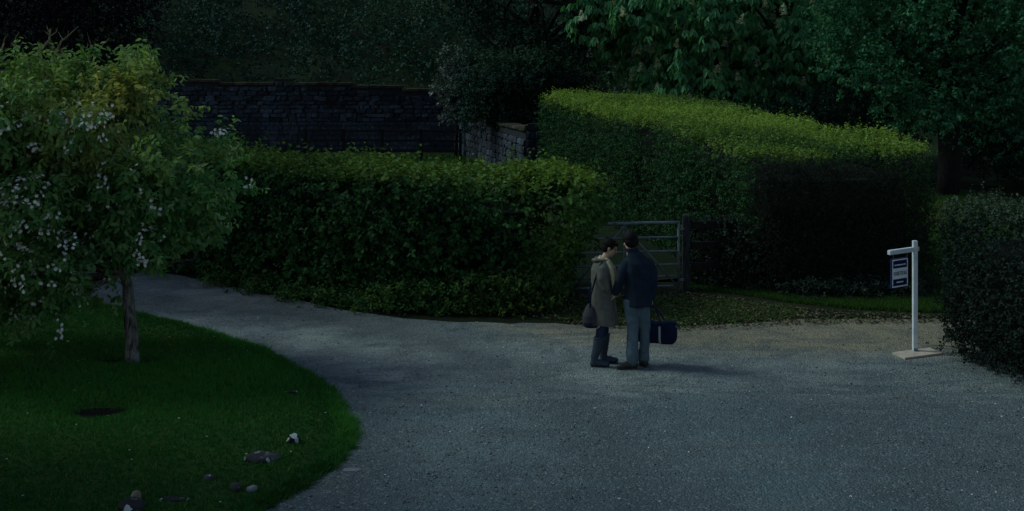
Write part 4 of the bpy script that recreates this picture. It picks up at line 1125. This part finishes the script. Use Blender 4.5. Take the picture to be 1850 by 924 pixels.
# jacket
bm = bmesh.new()
loft(bm, [(.025, .02, .815, .176, .135), (.025, .02, .86, .178, .137), (.025, .015, 1.00, .172, .130), (.022, .01, 1.15, .168, .126), (.02, 0, 1.28, .172, .126), (.02, 0, 1.38, .170, .118), (.01, 0, 1.44, .145, .100), (-.02, .0, 1.50, .105, .082), (-.045, .005, 1.53, .082, .076)])
limb(bm, [lsh+Vector((.02, 0, -.01)), lsh.lerp(lel, .5)+Vector((-.012, -.01, .01)), lel, lel.lerp(lwr, .55), lwr+Vector((.008, -.012, .02))], [.066, .062, .056, .050, .043])
limb(bm, [rsh+Vector((-.02, 0, -.01)), rsh.lerp(rel, .5)+Vector((.015, 0, 0)), rel, rel.lerp(rwr, .55), rwr+Vector((.002, -.004, .025))], [.066, .062, .056, .050, .043])
JK = blob('jacket', bm, M['jacket'], MAN, .009, 2, .0095, 9, 5, stretch=(1.7, 1.2, .45))
bm = bmesh.new(); loft(bm, [(-.045, .005, 1.515, .084, .078), (-.058, .008, 1.545, .084, .079), (-.066, .010, 1.575, .080, .077)]); blob('collar', bm, M['jacket'], JK, .007, 2, .002, 10, 6)
# jeans
bm = bmesh.new()
loft(bm, [(.0, .02, .80, .155, .115), (.01, .02, .90, .165, .12), (.015, .02, .99, .165, .115)])
limb(bm, [lh, lh.lerp(lk, .5)+Vector((-.005, -.005, 0)), lk, lk.lerp(la, .5), la+Vector((.0, 0, .10)), la+Vector((.0, .005, .0))], [.098, .092, .080, .072, .072, .074])
limb(bm, [rh, rh.lerp(rk, .5), rk, rk.lerp(ra, .5), ra+Vector((0, 0, .10)), ra+Vector((0, -.005, .0))], [.098, .092, .080, .072, .070, .072])
blob('jeans', bm, M['jeans'], MAN, .008, 2, .0085, 9, 7, stretch=(.9, .9, 1.5))
def shoe(root, heel, toe, name='shoe', mat='shoe', wd=.047, up_=None):
    heel, toe = Vector(heel), Vector(toe); d = (toe-heel); L_ = d.length; d.normalize(); sd_ = Vector((-d.y, d.x, 0)); bm = bmesh.new()
    rot = Matrix((d, sd_, Vector((0, 0, 1)))).transposed()
    ellip(bm, heel+d*.05+Vector((0, 0, .055)), .062, wd, .060, rot, 18); ellip(bm, heel+d*L_*.42+Vector((0, 0, .050)), .10, wd*1.0, .050, rot, 18); ellip(bm, heel+d*(L_-.065)+Vector((0, 0, .040)), .068, wd*1.06, .040, rot, 18)
    limb(bm, [heel+d*.06+Vector((0, 0, .05)), heel+d*.055+Vector((0, 0, .12))], [.046, .045])
    for q in bm.verts:
        if q.co.z < .014: q.co.z = .014
    o = blob(name, bm, M[mat], root, .007, 2)
    bm = bmesh.new(); n = 20; rg = []
    for zz in (.0, .018):
        rg.append([bm.verts.new(heel+d*(L_*.5+(L_*.5+.004)*math.cos(6.283*k/n))+sd_*math.sin(6.283*k/n)*wd*(1.06+.10*math.cos(6.283*k/n))+Vector((0, 0, zz))) for k in range(n)])
    for k in range(n): bm.faces.new((rg[0][k], rg[0][(k+1) % n], rg[1][(k+1) % n], rg[1][k]))
    bm.faces.new(rg[0][::-1]); bm.faces.new(rg[1]); bm_obj('sole', bm, M['shoe'], o, smooth=False)
    return o
shoe(MAN, (.01, .02, .005), (-.262, -.05, .005)); shoe(MAN, (.125, .06, .005), (.095, .345, .005))

# ---- duffel bag in his right hand
bagp = mb+Vector((.27, .17, .30)); ax = Vector((.93, -.36, 0)).normalized(); ay = Vector((-ax.y, ax.x, 0)); rot = Matrix((ax, ay, Vector((0, 0, 1)))).transposed()
root = empty('duffel_bag', bagp)
bm = bmesh.new(); n = 22; rings = []
for t, f in ((-.26, .62), (-.255, .80), (-.23, .95), (-.12, 1.0), (0, .97), (.12, 1.0), (.23, .97), (.262, .82), (.27, .60)):
    ring = []
    for k in range(n):
        a = 6.283*k/n; c_, s_ = math.cos(a), math.sin(a); e_ = .62
        y = math.copysign(abs(c_)**e_, c_)*.135*f; z = .165+math.copysign(abs(s_)**e_, s_)*.160*f
        z = max(z, .004)-.035*max(0, (z-.17)/.16)*(1-abs(t)/.27)*1.2; ring.append(bm.verts.new(rot@Vector((t, y, z))))
    rings.append(ring)
for r0, r1_ in zip(rings, rings[1:]):
    for k in range(n): bm.faces.new((r0[k], r0[(k+1) % n], r1_[(k+1) % n], r1_[k]))
bm.faces.new(rings[0][::-1]); bm.faces.new(rings[-1])
blob('bag_body', bm, M['bag_navy'], root, .009, 3, .011, 7, 12)
hnd = Vector((.215, .055, .82))-Vector((.27, .17, .30))
for sgn in (-1, 1):
    bm = bmesh.new()
    pts = [rot@Vector((-.10, sgn*.125, .22)), rot@Vector((-.085, sgn*.10, .31)), hnd+Vector((-.03, sgn*.012, -.015)), hnd+Vector((.03, sgn*.012, -.015)), rot@Vector((.085, sgn*.10, .31)), rot@Vector((.10, sgn*.125, .22))]
    tube(bm, pts, [(.006, .016)]*6, 8); bm_obj('handle', bm, M['bag_strap'], root)
for t, mt in ((.085, 'bag_white'), (-.10, 'bag_strap')):
    bm = bmesh.new(); rg = []
    for tt in (t-.015, t+.015):
        ring = []
        for k in range(n+1):
            a = math.pi*.98+math.pi*1.04*k/n if False else math.radians(160)+math.radians(220)*k/n
            c_, s_ = math.cos(a), math.sin(a); e_ = .62
            ring.append(bm.verts.new(rot@Vector((tt, math.copysign(abs(c_)**e_, c_)*.143, max(.165+math.copysign(abs(s_)**e_, s_)*.168, -.004)))))
        rg.append(ring)
    for k in range(n): bm.faces.new((rg[0][k], rg[0][k+1], rg[1][k+1], rg[1][k]))
    o = bm_obj('webbing_strap', bm, M[mt], root); sm = o.modifiers.new('solid', 'SOLIDIFY'); sm.thickness = .004
bm = bmesh.new(); box(bm, rot@Vector((.272, -.02, .20)), (.012, .15, .16), rot, .005); bm_obj('end_pocket', bm, M['bag_navy'], root, smooth=False)
bm = bmesh.new(); box(bm, rot@Vector((.281, -.04, .245)), (.006, .03, .03), rot, .002); bm_obj('buckle', bm, M['bag_white'], root, smooth=False)
tag(root, 'navy blue duffel bag with white strap hanging from a hand', 'bag')

# ---- woman in profile, facing right
wb = G(1085, 660); s = 1/137.0
bm = bmesh.new()
wc = Vector((.125, .0, 1.545)); wf_ = Vector((.93, -.10, -.42)); wu = Vector((.38, 0, .93))
WP = head(bm, wc, wf_, wu, .94)
limb(bm, [(.03, 0, 1.34), (.055, 0, 1.41), (.10, 0, 1.49)], [.058, .050, .047])
loft(bm, [(-.02, 0, .78, .10, .15), (-.02, 0, .92, .105, .165), (.0, 0, 1.05, .09, .13), (.01, 0, 1.20, .10, .13), (.01, 0, 1.28, .080, .11), (.02, 0, 1.34, .055, .07), (.03, 0, 1.38, .045, .048)])
ws, we, ww = Vector((-.005, -.155, 1.305)), Vector((.055, -.185, 1.045)), Vector((.115, -.07, .925))
xs_, xe, xw = Vector((.0, .155, 1.305)), Vector((.03, .19, 1.05)), Vector((.17, .15, .95))
limb(bm, [ws.lerp(we, .28), we, ww], [.034, .032, .023]); limb(bm, [xs_.lerp(xe, .28), xe, xw], [.034, .032, .023])
hand(bm, ww, (.75, .45, -.35), (.1, .8, .5), (.35, -.2, .9), .5, .92); hand(bm, xw, (.8, -.2, -.5), (0, -.9, .2), (.3, .1, .9), .5, .92)
na, nk, nh = Vector((-.085, -.09, .09)), Vector((-.01, -.095, .44)), Vector((-.01, -.085, .82))
fa_, fk, fh = Vector((.045, .10, .09)), Vector((.065, .09, .45)), Vector((0, .085, .82))
limb(bm, [nh, nk, na], [.078, .050, .036]); limb(bm, [fh, fk, fa_], [.078, .050, .036])
limb(bm, [na+Vector((0, 0, -.05)), (.03, -.10, .035)], [.032, .028]); limb(bm, [fa_+Vector((0, 0, -.05)), (.17, .10, .035)], [.032, .028])
WOM = blob('person', bm, M['skin'], None, .0045, 3, dec=.2, loc=tuple(wb))
tag(WOM, 'person in long taupe coat, scarf and rubber boots with head bowed', 'person')
eyes(WP, WOM)
# hair pinned up
bm = bmesh.new(); f_ = wf_.normalized(); rt = f_.cross(wu).normalized(); u_ = rt.cross(f_); rot = Matrix((rt, f_, u_)).transposed()
ellip(bm, wc+f_*-.028+u_*.042, .088, .100, .090, rot, 20); ellip(bm, wc+f_*-.052+u_*-.015, .082, .060, .074, rot, 18)
ellip(bm, wc+f_*.045+u_*.078, .066, .050, .034, rot); ellip(bm, wc+f_*-.085+u_*.075, .048, .046, .044, rot)
for k in (-1, 1): tube(bm, [wc+rt*k*.066+f_*.040+u_*.06, wc+rt*k*.075+f_*.030+u_*.01, wc+rt*k*.070+f_*.012+u_*-.035], [.022, .016, .007], 8)
for q, (a, c_, d_) in enumerate(((-.06, .10, .0), (-.10, .11, .02), (-.11, .05, -.02), (.02, .115, .03))):
    p = wc+f_*a+u_*c_+rt*d_; tube(bm, [p-u_*.03, p, p+Vector((.01*q-.015, .01, .018))], [.022, .016, .007], 6)
blob('hair', bm, M['hair'], WOM, .006, 2, .005, 16, 14)
# coat
bm = bmesh.new()
loft(bm, [(.035, 0, .545, .185, .205), (.035, 0, .57, .188, .207), (.03, 0, .70, .178, .200), (.018, 0, .88, .158, .190), (.008, 0, 1.02, .140, .178), (.008, 0, 1.15, .142, .185), (.006, 0, 1.26, .136, .190), (.008, 0, 1.32, .120, .180), (.01, 0, 1.36, .104, .150), (.02, 0, 1.40, .082, .105), (.028, 0, 1.425, .066, .078)])
limb(bm, [ws+Vector((.01, .02, -.01)), ws.lerp(we, .5)+Vector((-.01, -.012, 0)), we, we.lerp(ww, .5), ww+Vector((-.01, -.01, .004))], [.068, .064, .058, .053, .046])
limb(bm, [xs_+Vector((.01, -.02, -.01)), xs_.lerp(xe, .5), xe, xe.lerp(xw, .5), xw], [.068, .064, .058, .053, .046])
COAT = blob('coat', bm, M['coat'], WOM, .009, 2, .0090, 8, 15, stretch=(1.5, 1.5, .5))
# hood lying on the back, front edges, pocket flap
bm = bmesh.new(); tube(bm, [(.10, -.10, 1.36), (.03, -.115, 1.405), (-.055, -.085, 1.40), (-.095, 0, 1.385), (-.055, .085, 1.40), (.03, .115, 1.405), (.10, .10, 1.36)], [.012, .019, .025, .029, .025, .019, .012], 10)
blob('hood', bm, M['lining'], COAT, .008, 3, .004, 9, 16)
for k in (-1, 1):
    bm = bmesh.new(); pts = [(.075, k*.085, 1.37), (.128, k*.060, 1.25), (.152, k*.045, 1.10), (.158, k*.040, .95), (.180, k*.045, .75), (.208, k*.05, .54)]
    tube(bm, pts, [(.030, .012)]*6, 8); bm_obj('lapel', bm, M['lining'], COAT)
bm = bmesh.new(); box(bm, (.05, -.196, .80), (.15, .014, .055), Matrix.Rotation(.08, 3, 'Y'), .005); bm_obj('pocket_flap', bm, M['coat'], COAT, smooth=False)
bm = bmesh.new(); tube(bm, [ww+(we-ww).normalized()*.02, ww+(we-ww).normalized()*.055], [.050, .052], 12); bm_obj('cuff', bm, M['lining'], COAT)
# scarf hanging down the front
bm = bmesh.new(); tube(bm, [(.12, -.05, 1.36), (.075, -.075, 1.405), (.0, -.07, 1.415), (-.025, 0, 1.41), (.0, .07, 1.415), (.075, .075, 1.405), (.12, .05, 1.36)], [.020, .024, .024, .024, .024, .024, .020], 10)
tube(bm, [(.085, -.105, 1.385), (.125, -.125, 1.31), (.155, -.130, 1.20), (.170, -.115, 1.08), (.172, -.105, 1.0)], [(.022, .030), (.030, .036), (.032, .040), (.030, .036), (.022, .026)], 10)
tube(bm, [(.105, .045, 1.375), (.165, .03, 1.28), (.190, .02, 1.15), (.190, .02, 1.08)], [(.030, .014), (.036, .018), (.036, .018), (.028, .012)], 10)
blob('scarf', bm, M['scarf'], WOM, .006, 2, .005, 14, 17, stretch=(1, 1, .7))
bm = bmesh.new(); loft(bm, [(.105, 0, 1.24, .045, .05), (.10, 0, 1.34, .040, .05), (.085, 0, 1.405, .034, .05)]); blob('blouse', bm, M['blouse'], WOM, .008, 2)
# trousers and boots
bm = bmesh.new(); loft(bm, [(-.005, 0, .74, .09, .13), (-.01, 0, .86, .09, .135)])
limb(bm, [nh, nh.lerp(nk, .55)+Vector((.02, .012, 0)), nk, nk.lerp(na, .35)], [.075, .066, .062, .052]); limb(bm, [fh, fh.lerp(fk, .55), fk, fk.lerp(fa_, .35)], [.075, .066, .062, .052])
blob('trousers', bm, M['jeans_dark'], WOM, .008, 3, .004, 9, 18)
for a_, k_, toe in ((na, nk, (.115, -.115, .035)), (fa_, fk, (.245, .09, .035))):
    bm = bmesh.new(); top = a_.lerp(k_, .84)
    limb(bm, [a_+Vector((.0, 0, -.03)), a_+Vector((0, 0, .04)), a_.lerp(k_, .35), a_.lerp(k_, .60)], [.050, .052, .060, .068])
    tube(bm, [a_.lerp(k_, .55), a_.lerp(k_, .75), top], [.067, .070, .071], 16)
    t_ = Vector(toe); d_ = (t_-Vector((a_.x, a_.y, .035))); L_ = d_.length; d_.normalize(); rt_ = Matrix((d_, Vector((-d_.y, d_.x, 0)), Vector((0, 0, 1)))).transposed()
    ellip(bm, Vector((a_.x, a_.y, .045))+d_*-.005, .060, .047, .045, rt_); ellip(bm, Vector((a_.x, a_.y, .05))+d_*.07, .085, .047, .048, rt_); ellip(bm, Vector((a_.x, a_.y, .042))+d_*(L_-.06), .062, .049, .040, rt_)
    for q in bm.verts:
        if q.co.z < .006: q.co.z = .006
    o = blob('boot', bm, M['boot'], WOM, .007, 3)
    bm = bmesh.new(); tube(bm, [top-Vector((0, 0, .012)), top+Vector((.001, 0, .006))], [.074, .075], 18); bm_obj('boot_rim', bm, M['boot'], o)
    bm = bmesh.new(); box(bm, Vector((a_.x, a_.y, .010))+d_*-.005, (.085, .088, .018), rt_, .004); bm_obj('boot_heel', bm, M['shoe'], o, smooth=False)

# ---- her shoulder bag
root = empty('shoulder_bag', wb+Vector((-.125, -.07, .53)), .15)
bm = bmesh.new(); loft(bm, [(0, 0, .0, .095, .085), (0, 0, .03, .115, .10), (.0, 0, .14, .115, .10), (.01, 0, .25, .085, .075), (.02, 0, .30, .06, .03)], 20)
blob('bag_body', bm, M['bag_grey'], root, .009, 3, .007, 9, 20)
bm = bmesh.new(); loft(bm, [(0, 0, -.012, .090, .08), (0, 0, .012, .112, .098), (0, 0, .05, .118, .104), (0, 0, .075, .112, .098)], 20); blob('base_panel', bm, M['bag_strap'], root, .009, 2, .003, 9, 21)
for k in (-.055, .055):
    bm = bmesh.new(); pts = [(-.03, k, .25), (-.02, k, .42), (.03, k*.8-.04, .62), (.09, -.09, .80), (.125, -.085, .855), (.155, -.07, .82)]
    tube(bm, pts, [(.012, .005)]*6, 8); bm_obj('strap', bm, M['bag_strap'], root)
tag(root, 'charcoal shoulder bag hanging behind the person in the taupe coat', 'bag')
